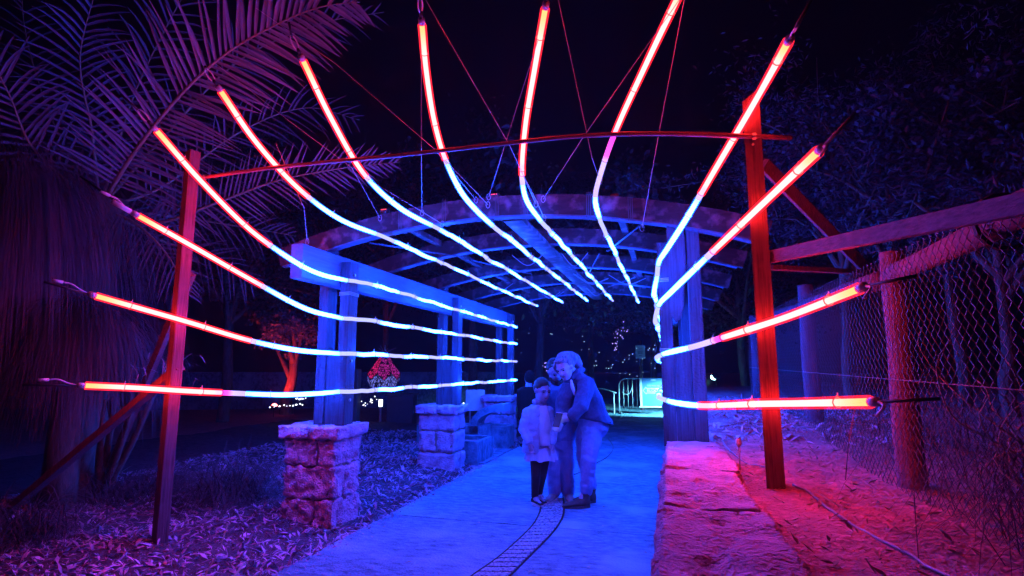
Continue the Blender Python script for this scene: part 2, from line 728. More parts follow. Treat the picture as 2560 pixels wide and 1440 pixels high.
PILLAR_Y = [4.65, 7.48, 10.28]
PX = -3.165
plabels = ['rough limestone pillar nearest the camera, red lit front', 'rough limestone pillar in the middle of the row, beside a concrete box',
           'rough limestone pillar farthest along the path, beside the people']
for k, y in enumerate(PILLAR_Y):
    p = thing('stone_pillar', (PX, y, 0), plabels[k], 'pillar', 'limestone pillars along the path')
    MB().box((PX, y, .39), (.47, .37, .84)).build('core', M['mortar'], p)
    zz = [-.06, .235, .52, .755]
    res = (26, 20, 16) if k == 0 else (10, 9, 7)
    for c in range(3):
        h = zz[c + 1] - zz[c] - .016
        zc = (zz[c] + zz[c + 1]) / 2
        W, D = .555 - .008 * c, .45 - .006 * c
        g = random.Random(k * 10 + c)
        # two stones to a course, joint turning with every course
        sp = .5 + g.uniform(-.16, .16)
        am = .030
        if c % 2 == k % 2:
            a, b = W * sp, W * (1 - sp)
            stone_mesh(MB(), (PX - W / 2 + a / 2, y, zc), (a - .014, D, h), res, am, k * 7 + c, 10.0, .009).build('stone', M['limestone'], p, True)
            stone_mesh(MB(), (PX + W / 2 - b / 2, y, zc), (b - .014, D, h), res, am, k * 7 + c + 3, 10.0, .009).build('stone', M['limestone'], p, True)
        else:
            a, b = D * sp, D * (1 - sp)
            stone_mesh(MB(), (PX, y - D / 2 + a / 2, zc), (W, a - .014, h), res, am, k * 7 + c, 10.0, .009).build('stone', M['limestone'], p, True)
            stone_mesh(MB(), (PX, y + D / 2 - b / 2, zc), (W, b - .014, h), res, am, k * 7 + c + 3, 10.0, .009).build('stone', M['limestone'], p, True)
    cz = .815
    stone_mesh(MB(), (PX - .155, y, cz), (.315, .525, .115), (14, 18, 6), .022, k + 41, 9.0, .010).build('cap_stone', M['limestone'], p, True)
    stone_mesh(MB(), (PX + .160, y, cz), (.305, .53, .112), (14, 18, 6), .022, k + 47, 9.0, .010).build('cap_stone', M['limestone'], p, True)

# ------------------------------------------------------------------ the right retaining wall of big rough blocks
wall = thing('retaining_wall', (.14, 3, 0), 'low retaining wall of weathered limestone blocks along the right side of the path', 'wall')
yy = [.2, 1.32, 2.45, 3.35, 4.28, 5.9, 7.8, 9.8, 12.0]
for i in range(len(yy) - 1):
    a, b = yy[i], yy[i + 1]
    near = i < 5
    res = (26, int((b - a) * 62), 30) if near else (6, int((b - a) * 9), 7)
    w = .40 + (.03 if i % 2 else 0)
    stone_mesh(MB(), (.135 + (.012 if i % 2 else 0), (a + b) / 2, .405), (w, b - a - .004, .87), res, .036, 70 + i * 3, 3.4, .035, top_amp=.026).build(
        'block', M['wallstone'], wall, True)
# ------------------------------------------------------------------ pergola
pg = thing('pergola', (-1.485, 7.2, 0), 'timber pergola with curved arch beams over the concrete path', 'pergola')
LX, RX = -3.065, .095     # centre of left / right post groups
for sx, cx in ((-1, LX), (1, RX)):
    inner = -sx
    for k, y in enumerate(PILLAR_Y if sx < 0 else [4.62, 7.5, 10.3]):
        y = y - .02
        d = .15
        post = MB()
        zb = .872 if sx < 0 else .80
        post.beam((cx + inner * .115, y, zb), (cx + inner * .115, y, 2.40), .10, d, up=(0, 1, 0), chamfer=.004)
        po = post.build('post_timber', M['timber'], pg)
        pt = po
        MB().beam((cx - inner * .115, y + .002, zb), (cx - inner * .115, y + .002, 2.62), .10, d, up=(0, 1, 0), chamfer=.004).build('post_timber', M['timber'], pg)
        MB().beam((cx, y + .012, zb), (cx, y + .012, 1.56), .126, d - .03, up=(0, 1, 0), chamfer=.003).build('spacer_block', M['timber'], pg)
        # bolts through the pair
        for z in (1.10, 1.46, 2.28):
            MB().tube([(cx + inner * .160, y, z), (cx + inner * .176, y, z)], .014, 8).build('bolt', M['galv'], pt)
        # a few turns of wire round the post
        for z in (1.52, 2.08):
            if k == 0:
                w = .057
                for q in range(3):
                    zz_ = z + q * .012
                    c0 = V(cx + inner * .115, y, zz_)
                    MB().tube([c0 + V(-w, -.08, 0), c0 + V(w, -.08, .004), c0 + V(w, .08, 0), c0 + V(-w, .08, .004), c0 + V(-w, -.08, 0)], .003, 4).build('wire_wrap', M['galv'], pt)
    # side beam running along between the post timbers
    MB().beam((cx, 3.98 if sx < 0 else 4.56, 2.31), (cx, 10.75, 2.31), .118, .30, chamfer=.006).build('side_beam', M['timber_y'], pg)
# tapered board on the right front post
bx = RX - .02
prof = [(-.065, 2.62), (.07, 2.62), (.068, 2.2), (.045, 1.9), (.02, 1.78), (-.02, 1.75), (-.05, 1.80), (-.06, 1.95)]
mb = MB()
n = len(prof)
y0 = 4.50
mb.add([(bx + x, y0, z) for x, z in prof] + [(bx + x, y0 + .035, z) for x, z in prof],
       [tuple(range(n)), tuple(range(2 * n - 1, n - 1, -1))] + [(i, n + i, n + (i + 1) % n, (i + 1) % n) for i in range(n)])
mb.build('bracket', M['timber'], pg)

CX = -1.485


def arch_z(x, k=0):
    return 2.80 - .075 * (x - CX) ** 2 + (.05 if k else 0)


ARCH_Y = [4.50, 5.9, 7.38, 8.8, 10.2]
for k, y in enumerate(ARCH_Y):
    N_ = 28
    x0, x1 = CX - 2.15, CX + 2.25
    h = .175 if k == 0 else .165
    w = .085
    mb = MB()
    rings = []
    for i in range(N_ + 1):
        x = x0 + (x1 - x0) * i / N_
        z = arch_z(x, k)
        nx_, nz2 = .15 * (x - CX), 1.0
        l = math.hypot(nx_, nz2)
        nrm = V(nx_ / l, 0, nz2 / l)
        c = V(x, y, z)
        rings.append([c + nrm * h / 2 + V(0, -w / 2, 0), c + nrm * h / 2 + V(0, w / 2, 0), c - nrm * h / 2 + V(0, w / 2, 0), c - nrm * h / 2 + V(0, -w / 2, 0)])
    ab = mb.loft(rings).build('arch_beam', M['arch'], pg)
    # flat steel strip under each arch
    mb = MB()
    rings = []
    for i in range(N_ + 1):
        x = x0 + .05 + (x1 - x0 - .1) * i / N_
        z = arch_z(x, k)
        nx_ = .15 * (x - CX)
        l = math.hypot(nx_, 1)
        nrm = V(nx_ / l, 0, 1 / l)
        c = V(x, y, z) - nrm * (h / 2 + .009)
        rings.append([c + nrm * .006 + V(0, -.048, 0), c + nrm * .006 + V(0, .048, 0), c - nrm * .006 + V(0, .048, 0), c - nrm * .006 + V(0, -.048, 0)])
    mb.loft(rings).build('arch_strip', M['timber_y'], ab)
    if k == 0:
        # splice plates and the turns of wire binding the strips to the front arch
        for x in (-2.35, -1.92, -1.42, -1.16, -.62, -.28):
            nx_ = .15 * (x - CX)
            for q in range(3):
                c = V(x + q * .016, y, arch_z(x))
                a, b = h / 2 + .022, .050
                MB().tube([c + V(0, -b, a), c + V(0, -b, -a), c + V(0, b, -a), c + V(0, b, a), c + V(0, -b, a)], .0026, 4).build('wire_wrap', M['darkwire'], ab)
# ridge board and purlins along the roof
for x, w, h in ((-1.30, .18, .05), (-2.55, .07, .06), (.05 - .45, .07, .06)):
    z = arch_z(x) - .088 - .022 - h / 2 + .052 if w > .15 else arch_z(x) + .088 + h / 2
    MB().beam((x, 4.58, z), (x, 10.6, z), w, h, chamfer=.004).build('purlin', M['arch'], pg)
# diagonal ties of thin rod between arches
for (x0, x1, k) in ((-2.7, -2.2, 0), (-.2, -.6, 0), (-.7, -1.0, 1), (-2.2, -1.8, 1), (-.4, -.9, 2)):
    a = V(x0, ARCH_Y[k] + .05, arch_z(x0) - .12)
    b = V(x1, ARCH_Y[k + 1] - .05, arch_z(x1) - .11)
    MB().tube([a, b], .008, 6).build('tie_rod', M['timber'], pg)
# drooping lead wires under the roof
g = random.Random(3)
for k in range(9):
    x = g.uniform(-2.6, -.3)
    y = ARCH_Y[g.randrange(1, 4)] + .06
    L_ = g.uniform(.25, .5)
    a = V(x, y, arch_z(x) - .12)
    b = V(x + L_, y + g.uniform(-.1, .4), arch_z(x + L_) - .12)
    m_ = (a + b) / 2 - V(0, 0, g.uniform(.08, .16))
    MB().tube(crom([a, m_, b], 12), .0045, 5).build('lead_wire', M['cable'], pg)

# ------------------------------------------------------------------ the frame of raw posts in front
lp0, lp1 = at_z(397, 1378, 0.0), None
LPX, LPY = lp0.x, lp0.y


def z_at(px, py, xy):
    """height where the pixel's row meets the vertical through xy"""
    d = ray(px, py)
    h = math.hypot(xy[0], xy[1])
    return EYE + d.z / math.hypot(d.x, d.y) * h


lf = thing('frame_post', (LPX, LPY, 0), 'tall raw timber post with two braces at the left, lit red', 'post', 'posts carrying the light strips')
zt = z_at(485, 380, (LPX, LPY))
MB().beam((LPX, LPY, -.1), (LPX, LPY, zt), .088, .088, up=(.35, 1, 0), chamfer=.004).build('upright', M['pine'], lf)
b0 = V(LPX - .02, LPY, z_at(415, 930, (LPX, LPY)))
b1 = at_z(-60, 1345, .0)
d_ = ray(0, 1285)
MB().beam(b0 + V(.05, .02, .04), b1, .088, .05, up=(0, 0, 1), chamfer=.003).build('brace', M['pine'], lf)
b2 = V(LPX, LPY + .05, z_at(440, 690, (LPX, LPY)))
MB().beam(b2 + V(0, .03, .03), at_z(243, 1248, .0), .07, .05, up=(1, 0, 0), chamfer=.003).build('brace', M['pine'], lf)

rp0 = at_z(1940, 1222, .735)
RPX, RPY = rp0.x, rp0.y
rf = thing('frame_post', (RPX, RPY, .735), 'tall raw timber post at the right with a slanted top, lit red', 'post', 'posts carrying the light strips')
zt2 = z_at(1888, 250, (RPX, RPY))
hw = .047
mb = MB()
ca_, sa_ = math.cos(R(-8)), math.sin(R(-8))
base = [(-hw, -hw), (hw, -hw), (hw, hw), (-hw, hw)]
lo = [(RPX + x * ca_ - y * sa_, RPY + x * sa_ + y * ca_, .62) for x, y in base]
hi = [(RPX + x * ca_ - y * sa_, RPY + x * sa_ + y * ca_, zt2 + (.05 if i in (1, 2) else -.02)) for i, (x, y) in enumerate(base)]
mb.add(lo + hi, [(3, 2, 1, 0), (4, 5, 6, 7), (0, 1, 5, 4), (1, 2, 6, 5), (2, 3, 7, 6), (3, 0, 4, 7)])
mb.build('upright', M['pine'], rf)
ra = V(RPX + .06, RPY + .06, z_at(1915, 400, (RPX, RPY)))
MB().beam(ra, at_y(2165, 672, RPY + 1.0), .075, .035, up=(0, 1, 0), chamfer=.003).build('brace', M['pine'], rf)
ra = V(RPX + .055, RPY + .03, z_at(1930, 640, (RPX, RPY)))
MB().beam(ra, at_t(2640, 492, 1.60), .045, .07, up=(0, 0, 1), chamfer=.003).build('brace', M['pine_y'], rf)
ra = V(RPX + .05, RPY + .05, z_at(1930, 664, (RPX, RPY)))
MB().beam(ra, at_t(2200, 683, 3.9), .05, .028, up=(0, 0, 1), chamfer=.002).build('brace', M['pine'], rf)
MB().tube([V(RPX - .01, RPY - .048, z_at(1890, 368, (RPX, RPY))), V(RPX - .01, RPY - .056, z_at(1890, 368, (RPX, RPY)))], .008, 8).build('bolt', M['galv'], rf)

# bent pipe spanning the two posts
pp = [(512, 443, LPY - .06), (700, 417, 3.6), (1000, 388, 3.58), (1250, 360, 3.55), (1450, 340, 3.5), (1650, 334, 3.46), (1850, 340, RPY - .06), (1978, 345, RPY + .02)]
pipe_pts = crom([at_y(*q) for q in pp], 40)
pipe = thing('curved_pipe', pipe_pts[0], 'slim bent pipe spanning overhead between the two timber posts', 'pipe')
MB().tube(pipe_pts, .015, 10).build('tube', M['pipe'], pipe, True)
for q in (.004, .965):
    c = pipe_pts[int(q * 39)]
    MB().tube([c + V(-.01, 0, 0), c + V(.01, 0, 0)], .022, 10).build('clamp', M['galv'], pipe)
# ------------------------------------------------------------------ light strips
def glow_mat(name):
    m, nt, out = mat_new(name)
    a = nt.nodes.new('ShaderNodeAttribute')
    a.attribute_name = 'glow'
    e = nt.nodes.new('ShaderNodeEmission')
    nt.links.new(a.outputs['Color'], e.inputs['Color'])
    nt.links.new(e.outputs[0], out.inputs['Surface'])
    m.cycles.emission_sampling = 'FRONT'
    return m


def bloom_mat(name, c, s, f):  # see-through emissive shell, imitates the coloured bloom round a tube
    m, nt, out = mat_new(name)
    e = nt.nodes.new('ShaderNodeEmission')
    e.inputs['Color'].default_value = (*c, 1)
    e.inputs['Strength'].default_value = s
    t = nt.nodes.new('ShaderNodeBsdfTransparent')
    mx = nt.nodes.new('ShaderNodeMixShader')
    mx.inputs['Fac'].default_value = f
    nt.links.new(t.outputs[0], mx.inputs[1])
    nt.links.new(e.outputs[0], mx.inputs[2])
    nt.links.new(mx.outputs[0], out.inputs['Surface'])
    m.cycles.emission_sampling = 'NONE'
    return m


M['glow'] = glow_mat('strip_glow')
M['bloom_red'] = bloom_mat('strip_bloom_red', (1.0, .015, .035), 2.6, .45)
M['bloom_blue'] = bloom_mat('strip_bloom_blue', (.03, .12, 1.0), 2.2, .38)

RED_TIP = (78, 1.6, .45)
RED = (90, 2.1, 2.0)
PALE = (1.1, .85, 2.6)  # weak emission put on unlit tubing for light from lit lengths
BLUE = (2.3, 19, 315)
GAIN = 1.0


def tube_glow(name, pts, rad, cols, parent, n=8):
    mb = MB().tube(pts, rad, n)
    o = mb.build(name, M['glow'], parent, True)
    at = o.data.color_attributes.new('glow', 'FLOAT_COLOR', 'POINT')
    for i, c in enumerate(cols):
        for k in range(n):
            at.data[i * n + k].color = (c[0] * GAIN, c[1] * GAIN, c[2] * GAIN, 1)
    return o


tie_mb = MB()
tie_mb.tube([(math.cos(a) * .024, 0, math.sin(a) * .024) for a in [i * math.tau / 10 for i in range(11)]], .0035, 4)
tie_mb.box((0, 0, .03), (.009, .007, .009))
tie_mb.box((.004, 0, .04), (.003, .004, .016))
TIE = tie_mb.mesh('cable_tie')
TIE.materials.append(M['tie'])


def strip(label, px, Y0, Y1, inside, cut_px, pale_px=None, ends=('cord',), seed=0, blink=None, rad=.0165, cord_to=None, wob=.012):
    """px: path in the photo from the tip to the pergola; Y runs Y0..Y1 along it; inside: the run along the pergola"""
    d = [0.0]
    for i in range(1, len(px)):
        d.append(d[-1] + math.hypot(px[i][0] - px[i - 1][0], px[i][1] - px[i - 1][1]))
    out_pts = []
    for i, q in enumerate(px):
        if len(q) == 4:
            out_pts.append(at_y(q[0], q[1], q[3]))
        elif len(q) == 3:
            out_pts.append(at_x(q[0], q[1], q[2]))
        else:
            out_pts.append(at_y(q[0], q[1], Y0 + (Y1 - Y0) * d[i] / d[-1]))
    A = crom(out_pts, 44)
    g = random.Random(seed)
    B = []
    if inside:
        last = out_pts[-1]
        m_ = len(inside)
        raw = [last] + [Vector(p) for p in inside]
        if m_ == 1:
            raw = [last.lerp(raw[1], k / 6) for k in range(7)]
        B = crom(raw, 64)
        for i in range(3, len(B)):
            f = 1.0 if i < len(B) - 2 else .4
            B[i] = B[i] + V(fbm(B[i], 2.6, seed, 2) * wob * f, 0, fbm(B[i], 2.9, seed + 30, 2) * wob * 1.4 * f)
    root = thing('light_strip', A[0], label, 'light strip', 'light strips flaring out of the pergola')

    def near(P, q):
        best, bi = 1e9, 0
        for i, p in enumerate(P):
            x, y, _ = proj(p)
            e = (x - q[0]) ** 2 + (y - q[1]) ** 2
            if e < best:
                best, bi = e, i
        return bi
    ic = max(4, near(A, cut_px))
    ip = near(A, pale_px) if pale_px else min(ic + 1, len(A) - 2)
    # red run
    seg = A[:ic + 1]
    cols = []
    for i in range(len(seg)):
        t = i / max(1, len(seg) - 1)
        k = smooth01(t / .22)
        c = [RED_TIP[j] * (1 - k) + RED[j] * k for j in range(3)]
        if t > .93:
            c = [c[j] * .6 + PALE[j] * .4 for j in range(3)]
        cols.append(c)
    rs = tube_glow('red_section', seg, rad, cols, root)
    MB().tube(seg, rad * 1.8, 8).build('red_bloom_shell', M['bloom_red'], rs, True)
    # pale transition
    if ip > ic:
        seg = A[ic:ip + 1]
        cols = []
        for i in range(len(seg)):
            t = i / max(1, len(seg) - 1)
            c = [PALE[j] * (1 - .2 * t) for j in range(3)]
            if t < .35 and len(seg) > 3:
                c = [2.2, .10 + .3 * t, 1.6]
            cols.append(c)
        tube_glow('spill_glow_section', seg, rad * 1.25, cols, root)
    # blue run, broken by unlit lengths that emit as if lit by their neighbours
    rest = A[ip:] + B[1:]
    runs = []
    i = 0
    nb = len(A) - 1 - ip
    first = True
    while i < len(rest) - 1:
        if first:
            ln = max(3, nb - g.randint(0, 2))
            kind = 'blue'
            first = False
        else:
            kind = 'unlit' if runs[-1][2] == 'blue' else 'blue'
            ln = g.randint(2, 6) if kind == 'unlit' else g.randint(5, 12)
        j = min(len(rest) - 1, i + ln)
        runs.append((i, j, kind))
        i = j
    for a, b, kind in runs:
        seg = rest[a:b + 1]
        if len(seg) < 2:
            continue
        if kind == 'blue':
            cols = []
            for q in range(len(seg)):
                t = q / (len(seg) - 1)
                e = min(t, 1 - t)
                f = .55 + .45 * smooth01(e / .15)
                cols.append([c * f for c in BLUE])
            fat = [rad * (.92 + .16 * math.sin(math.pi * q / (len(seg) - 1))) for q in range(len(seg))]
            bs = tube_glow('blue_section', seg, fat, cols, root)
            MB().tube(seg, rad * 1.6, 8).build('blue_bloom_shell', M['bloom_blue'], bs, True)
        else:
            tube_glow('spill_glow_section', seg, rad * 1.1, [(.72, .76, 2.2)] * len(seg), root)
    # cable ties
    for P, step in ((A, 13), (B, 9)):
        for i in range(5, len(P) - 2, step):
            t = (P[i + 1] - P[i - 1]).normalized()
            o = piece('cable_tie', TIE, root, P[i], scale=(1.0, .8, 1.0))
            o.rotation_euler = t.to_track_quat('Y', 'Z').to_euler()
    # end fittings
    d0 = (A[0] - A[1]).normalized()
    tip = A[0]
    MB().tube([tip + d0 * .002, tip + d0 * .045], .0215, 10).build('end_cap', M['pinkplastic'], root, True)
    if 'plug' in ends:
        q = [tip + d0 * .04, tip + d0 * .10 + V(0, 0, .012), tip + d0 * .16 + V(0, 0, .035), tip + d0 * .21 + V(0, 0, .03)]
        MB().tube(crom(q, 12), .006, 6).build('lead_wire', M['pinkplastic'], root, True)
        MB().tube([q[-1], q[-1] + d0 * .06 + V(0, 0, -.006)], .011, 8).build('connector', M['pinkplastic'], root, True)
    if 'cuff' in ends:
        MB().tube([tip + d0 * .06, tip + d0 * .19], .019, 8).build('cuff', M['pinkplastic'], root, True)
    if 'hook' in ends:
        c = tip + d0 * .13
        s = d0.orthogonal().normalized()
        MB().tube([c + d0 * (math.cos(a) * .05) + s * (math.sin(a) * .018) for a in [k * math.tau / 14 for k in range(15)]], .005, 6).build('hook', M['galv'], root, True)
        MB().tube([tip + d0 * .045, tip + d0 * .09], .012, 8).build('ferrule', M['black'], root, True)
    if 'cord' in ends and cord_to is not None:
        MB().tube([tip + d0 * (.17 if 'hook' in ends else .05), cord_to], .008, 6).build('bungee_cord', M['black'], root, True)
    if 'tail' in ends:
        a = tip + d0 * .05
        MB().tube(crom([a, a + d0 * .05 + V(-.01, 0, -.02), a + d0 * .03 + V(-.03, 0, -.06)], 8), .006, 6).build('lead_wire', M['pinkplastic'], root, True)
    return root


def inner_l(z0, z1):
    return [(-2.86, 4.62, z0), (-2.83, 5.2, z0 + (z1 - z0) * .12), (-2.83, 7.5, (z0 + z1) / 2), (-2.83, 10.25, z1)]


TY = 4.50
zA = [at_y(845, 980, TY).z, at_y(845, 884, TY).z, at_y(855, 796, TY).z, at_y(865, 700, TY).z]


def endz(px, py):
    return at_y(px, py, 10.25).z


strip('lowest light strip at the left, nearly level, crossing the brace', [(213, 964), (330, 969), (395, 973, 0, LPY - .11), (475, 978, 0, LPY - .085), (560, 982), (700, 987), (790, 984), (848, 979)],
      3.05, TY, [V(*p) for p in inner_l(zA[0], endz(1290, 950))], (552, 981), (620, 985), ('plug', 'cord'), 1, cord_to=at_y(55, 962, 2.75))
strip('second light strip up at the left, with a pale plug at its tip', [(240, 740), (410, 788, 0, LPY - .12), (480, 808, 0, LPY - .085), (620, 850), (740, 875), (848, 884)],
      3.0, TY, [V(*p) for p in inner_l(zA[1], endz(1290, 904))], (632, 853), (645, 856), ('plug', 'cord'), 2, cord_to=at_y(110, 705, 2.7))
strip('third light strip up at the left, with a pink cuff at its tip', [(346, 540), (480, 615), (620, 695), (760, 770), (856, 796)],
      3.0, TY, [V(*p) for p in inner_l(zA[2], endz(1290, 860))], (655, 715), (662, 719), ('cuff', 'plug', 'cord'), 3, cord_to=at_y(200, 440, 2.7))
strip('left light strip passing the top of the left timber post', [(392, 327), (500, 450), (620, 570), (730, 650, -2.97), (800, 685, -2.90), (867, 701)],
      3.0, TY, [V(*p) for p in inner_l(zA[3], endz(1290, 818))], (672, 612), (680, 618), ('hook', 'cord'), 4, cord_to=at_y(300, 235, 2.75))
strip('light strip meeting the arch at its far left, under the palm frond', [(552, 228), (640, 355), (745, 470), (850, 548), (960, 592)],
      3.05, 4.42, [at_y(1343, 765, 10.25)], (772, 490), (780, 496), ('hook', 'cord'), 5, cord_to=at_y(512, 165, 2.9))
strip('light strip hung from the palm frond side, second along the arch', [(758, 152), (830, 300), (910, 435), (1000, 520), (1100, 574)],
      3.05, 4.42, [at_y(1407, 757, 10.25)], (915, 440), (925, 452), ('hook', 'cord'), 6, cord_to=at_y(722, 55, 2.85))
strip('near vertical light strip with a loop hook, left of the arch centre', [(1055, 62), (1066, 180), (1085, 300), (1112, 395), (1150, 475), (1190, 525), (1240, 572)],
      3.05, 4.42, [at_y(1468, 752, 10.25)], (1112, 396), (1117, 408), ('hook', 'cord'), 7, cord_to=at_y(1052, -260, 2.7))
strip('near vertical light strip right of the arch centre, tip inside the top edge', [(1363, 22), (1337, 170), (1314, 310), (1305, 430), (1316, 500), (1352, 553)],
      3.0, 4.42, [at_y(1532, 752, 10.25)], (1305, 432), (1308, 458), ('cord',), 8, cord_to=at_y(1430, -260, 2.5))
strip('long light strip leaning right whose tip leaves the top edge', [(1718, -55), (1620, 150), (1540, 325), (1500, 440), (1488, 500), (1502, 556)],
      2.9, 4.42, [at_y(1597, 757, 10.25)], (1538, 330), (1490, 490), ('cord',), 9, cord_to=at_y(1860, -330, 2.4))
RIN = -.105


def inner_r(z0):
    return [(RIN, 4.66, z0), (RIN, 5.3, z0), (RIN, 7.5, z0 - .01), (RIN, 10.2, z0)]


def rz(px, py):
    return at_x(px, py, RIN).z if False else at_y(px, py, 4.45).z


strip('light strip crossing the top of the right timber post', [(1970, 105), (1915, 205, 0, RPY - .16), (1862, 298, 0, RPY - .085), (1790, 420), (1720, 540), (1668, 622), (1647, 655), (1643, 690)],
      2.75, 4.46, [V(*p) for p in inner_r(rz(1645, 720))], (1752, 485), (1748, 493), ('hook', 'cord'), 10, cord_to=at_y(2040, -20, 2.55))
strip('light strip crossing the right timber post above the fence rail', [(2046, 378), (1935, 483, 0, RPY - .15), (1875, 540, 0, RPY - .085), (1760, 650), (1680, 728), (1650, 757), (1643, 775)],
      2.75, 4.46, [V(*p) for p in inner_r(rz(1645, 795))], (1782, 632), (1765, 646), ('tail', 'cord'), 11, cord_to=at_y(2140, 282, 2.6))
strip('light strip slanting up from the right pergola post to the fence post', [(2147, 722), (2000, 780, 0, RPY - .22), (1945, 800, 0, RPY - .12), (1880, 821, 0, RPY - .085), (1800, 846), (1740, 865), (1665, 883), (1648, 890)],
      2.75, 4.46, [V(*p) for p in inner_r(rz(1648, 893))], (1808, 842), (1725, 869), ('tail', 'cord'), 12, cord_to=at_y(2290, 690, 2.55))
strip('lowest light strip at the right, level across both posts', [(2176, 1005), (2020, 1008, 0, RPY - .24), (1955, 1009, 0, RPY - .12), (1890, 1010, 0, RPY - .085), (1810, 1013), (1750, 1014), (1690, 1007), (1660, 999)],
      2.75, 4.46, [V(*p) for p in inner_r(rz(1658, 996))], (1748, 1014), (1745, 1014), ('tail', 'cord'), 13, cord_to=at_y(2350, 997, 2.6))

# ------------------------------------------------------------------ thin stay wires
wires = [
    ('thin stay wire falling straight left of the arch centre', [(1053, -60, 2.95), (1053, 370, 3.6), (1055, 532, 4.45)]),
    ('thin stay wire slanting from the top edge left of centre', [(1030, -60, 2.9), (1275, 365, 3.55), (1340, 510, 4.4)]),
    ('thin stay wire from the tip of the strip right of centre to the arch', [(1345, 100, 3.0), (1260, 370, 3.6), (1222, 492, 4.4)]),
    ('thin stay wire falling from the top edge right of centre', [(1383, -60, 2.9), (1480, 395, 3.6), (1500, 452, 4.3)]),
    ('long thin stay wire slanting from the upper right to the arch', [(1740, -60, 2.9), (1460, 340, 3.55), (1358, 498, 4.4)]),
    ('thin stay wire falling at the right beside the leaning strip', [(1722, -60, 2.9), (1645, 345, 3.6), (1605, 570, 4.45)]),
    ('thin stay wire slanting across under the palm frond', [(640, 20, 2.9), (840, 160, 3.2), (1085, 372, 3.7), (1190, 500, 4.4)]),
    ('thin stay wire crossing the lower palm fronds', [(540, 160, 3.0), (720, 300, 3.4), (880, 420, 3.9), (950, 545, 4.4)]),
    ('thin stay wire from the palm down to the left side beam', [(690, 360, 3.7), (760, 520, 3.9), (768, 604, 4.05)]),
    ('thin stay wire tying the second arch strip to the front arch', [(915, 445, 3.7), (1040, 520, 4.1), (1105, 560, 4.45)]),
    ('thin stay wire tying the third arch strip to the front arch', [(1112, 400, 3.6), (1190, 480, 4.0), (1220, 512, 4.4)]),
    ('thin stay wire tying the fourth arch strip to the front arch', [(1310, 440, 3.7), (1340, 500, 4.2), (1360, 545, 4.45)]),
]
for label, q in wires:
    P = [at_y(*p) for p in q]
    w = MB()
    w.tube(P, .0021, 5)
    e = P[-1]
    w.tube([e + V(math.cos(a) * .018, 0, math.sin(a) * .03) for a in [k * math.tau / 8 for k in range(9)]], .002, 4)
    o = w.build('stay_wire', M['steelwire'], loc=P[-1])
    tag(o, label, 'wire', 'thin wires holding the light strips')

# small clamp lamps on the front arch (unlit housings with a red tally light)
M['tally'] = emit_mat('tally_light', (1, .05, .08), 2.5)
for (px_, py_, lb) in ((963, 523, 'small clamp lamp with a red tally light on the left of the arch'), (1238, 488, 'small clamp lamp with a red tally light near the arch centre')):
    c = at_y(px_, py_ + 6, 4.5)
    c.z = max(c.z, arch_z(c.x) + .10)
    t = thing('clamp_lamp', c, lb, 'clamp lamp', 'clamp lamps on the front arch')
    MB().box(c, (.07, .06, .035)).build('housing', M['black'], t)
    MB().box(c + V(0, -.032, .012), (.055, .004, .006)).build('tally_light', M['tally'], t)
    MB().beam(c - V(.02, 0, .015), V(c.x - .02, c.y, arch_z(c.x) - .12), .025, .012, up=(0, 1, 0)).build('clamp', M['black'], t)
M['fencewire'] = plain('fence_wire', (.13, .115, .14), .5, .3)
# ------------------------------------------------------------------ chain-link fence on the raised ground
nb_ = at_z(2243, 1218, raised_h(1.18, 3.64))
fb_ = at_z(2012, 1052, raised_h(1.1, 5.4))
fence = thing('chain_link_fence', (nb_.x, nb_.y, raised_h(nb_.x, nb_.y)), 'chain link fence with log posts and log rails at the right edge', 'fence')
dirf = (V(fb_.x, fb_.y, 0) - V(nb_.x, nb_.y, 0)).normalized()
far_end = V(fb_.x, fb_.y, 0) + dirf * 3.4
near_end = V(nb_.x, nb_.y, 0) - dirf * 3.2


def fpt(s, z):
    """point on the fence line: s metres from the near post, away positive"""
    p = V(nb_.x, nb_.y, 0) + dirf * s
    return V(p.x, p.y, z)


sfar = (V(fb_.x, fb_.y, 0) - V(nb_.x, nb_.y, 0)).length
RAILZ = 1.93
side_n = V(dirf.y, -dirf.x, 0)     # away from the path


def log(a, b, r0, r1, seed, n=14, m=10, wob=.012):
    a, b = Vector(a), Vector(b)
    pts, rr = [], []
    for i in range(m):
        t = i / (m - 1)
        p = a.lerp(b, t)
        pts.append(p + V(nz(p, 1.5, seed), nz(p, 1.5, seed + 4), nz(p, 1.5, seed + 8)) * wob)
        rr.append((r0 + (r1 - r0) * t) * (1 + .05 * nz(p, 3, seed + 2)))
    return MB().tube(pts, rr, n)


for i, s in enumerate((-2.6, 0, sfar, sfar + 2.4)):
    p = fpt(s, 0) + side_n * .075
    zg = raised_h(p.x, p.y)
    top = 2.06 if i != 2 else 2.12
    log((p.x, p.y, zg - .2), (p.x + .01, p.y, top), .072, .062, i + 3).build('log_post', M['log'], fence, True)
# split log rails behind the wire, end to end
for (s0, s1, r0, r1, zo, dz) in ((-.02, -1.05, .05, .056, 0, 0.03), (-1.02, -2.6, .066, .07, .05, .02), (.10, sfar + .05, .058, .05, -.02, .03), (sfar, sfar + 2.4, .05, .05, 0, .05)):
    off = side_n * .06 if s0 > 0 else side_n * .075
    log(fpt(s0, RAILZ + zo) + off, fpt(s1, RAILZ + zo + dz) + off, r0, r1, s0 + 20, n=12).build('log_rail', M['log'], fence, True)
# wire straps round the rail
c = fpt(-1.03, RAILZ + .04) + side_n * .08
MB().tube([c + V(math.cos(a) * .1 * side_n.x, math.cos(a) * .1 * side_n.y, math.sin(a) * .11) for a in [k * math.tau / 14 for k in range(15)]], .012, 5).build('strap', M['black'], fence)
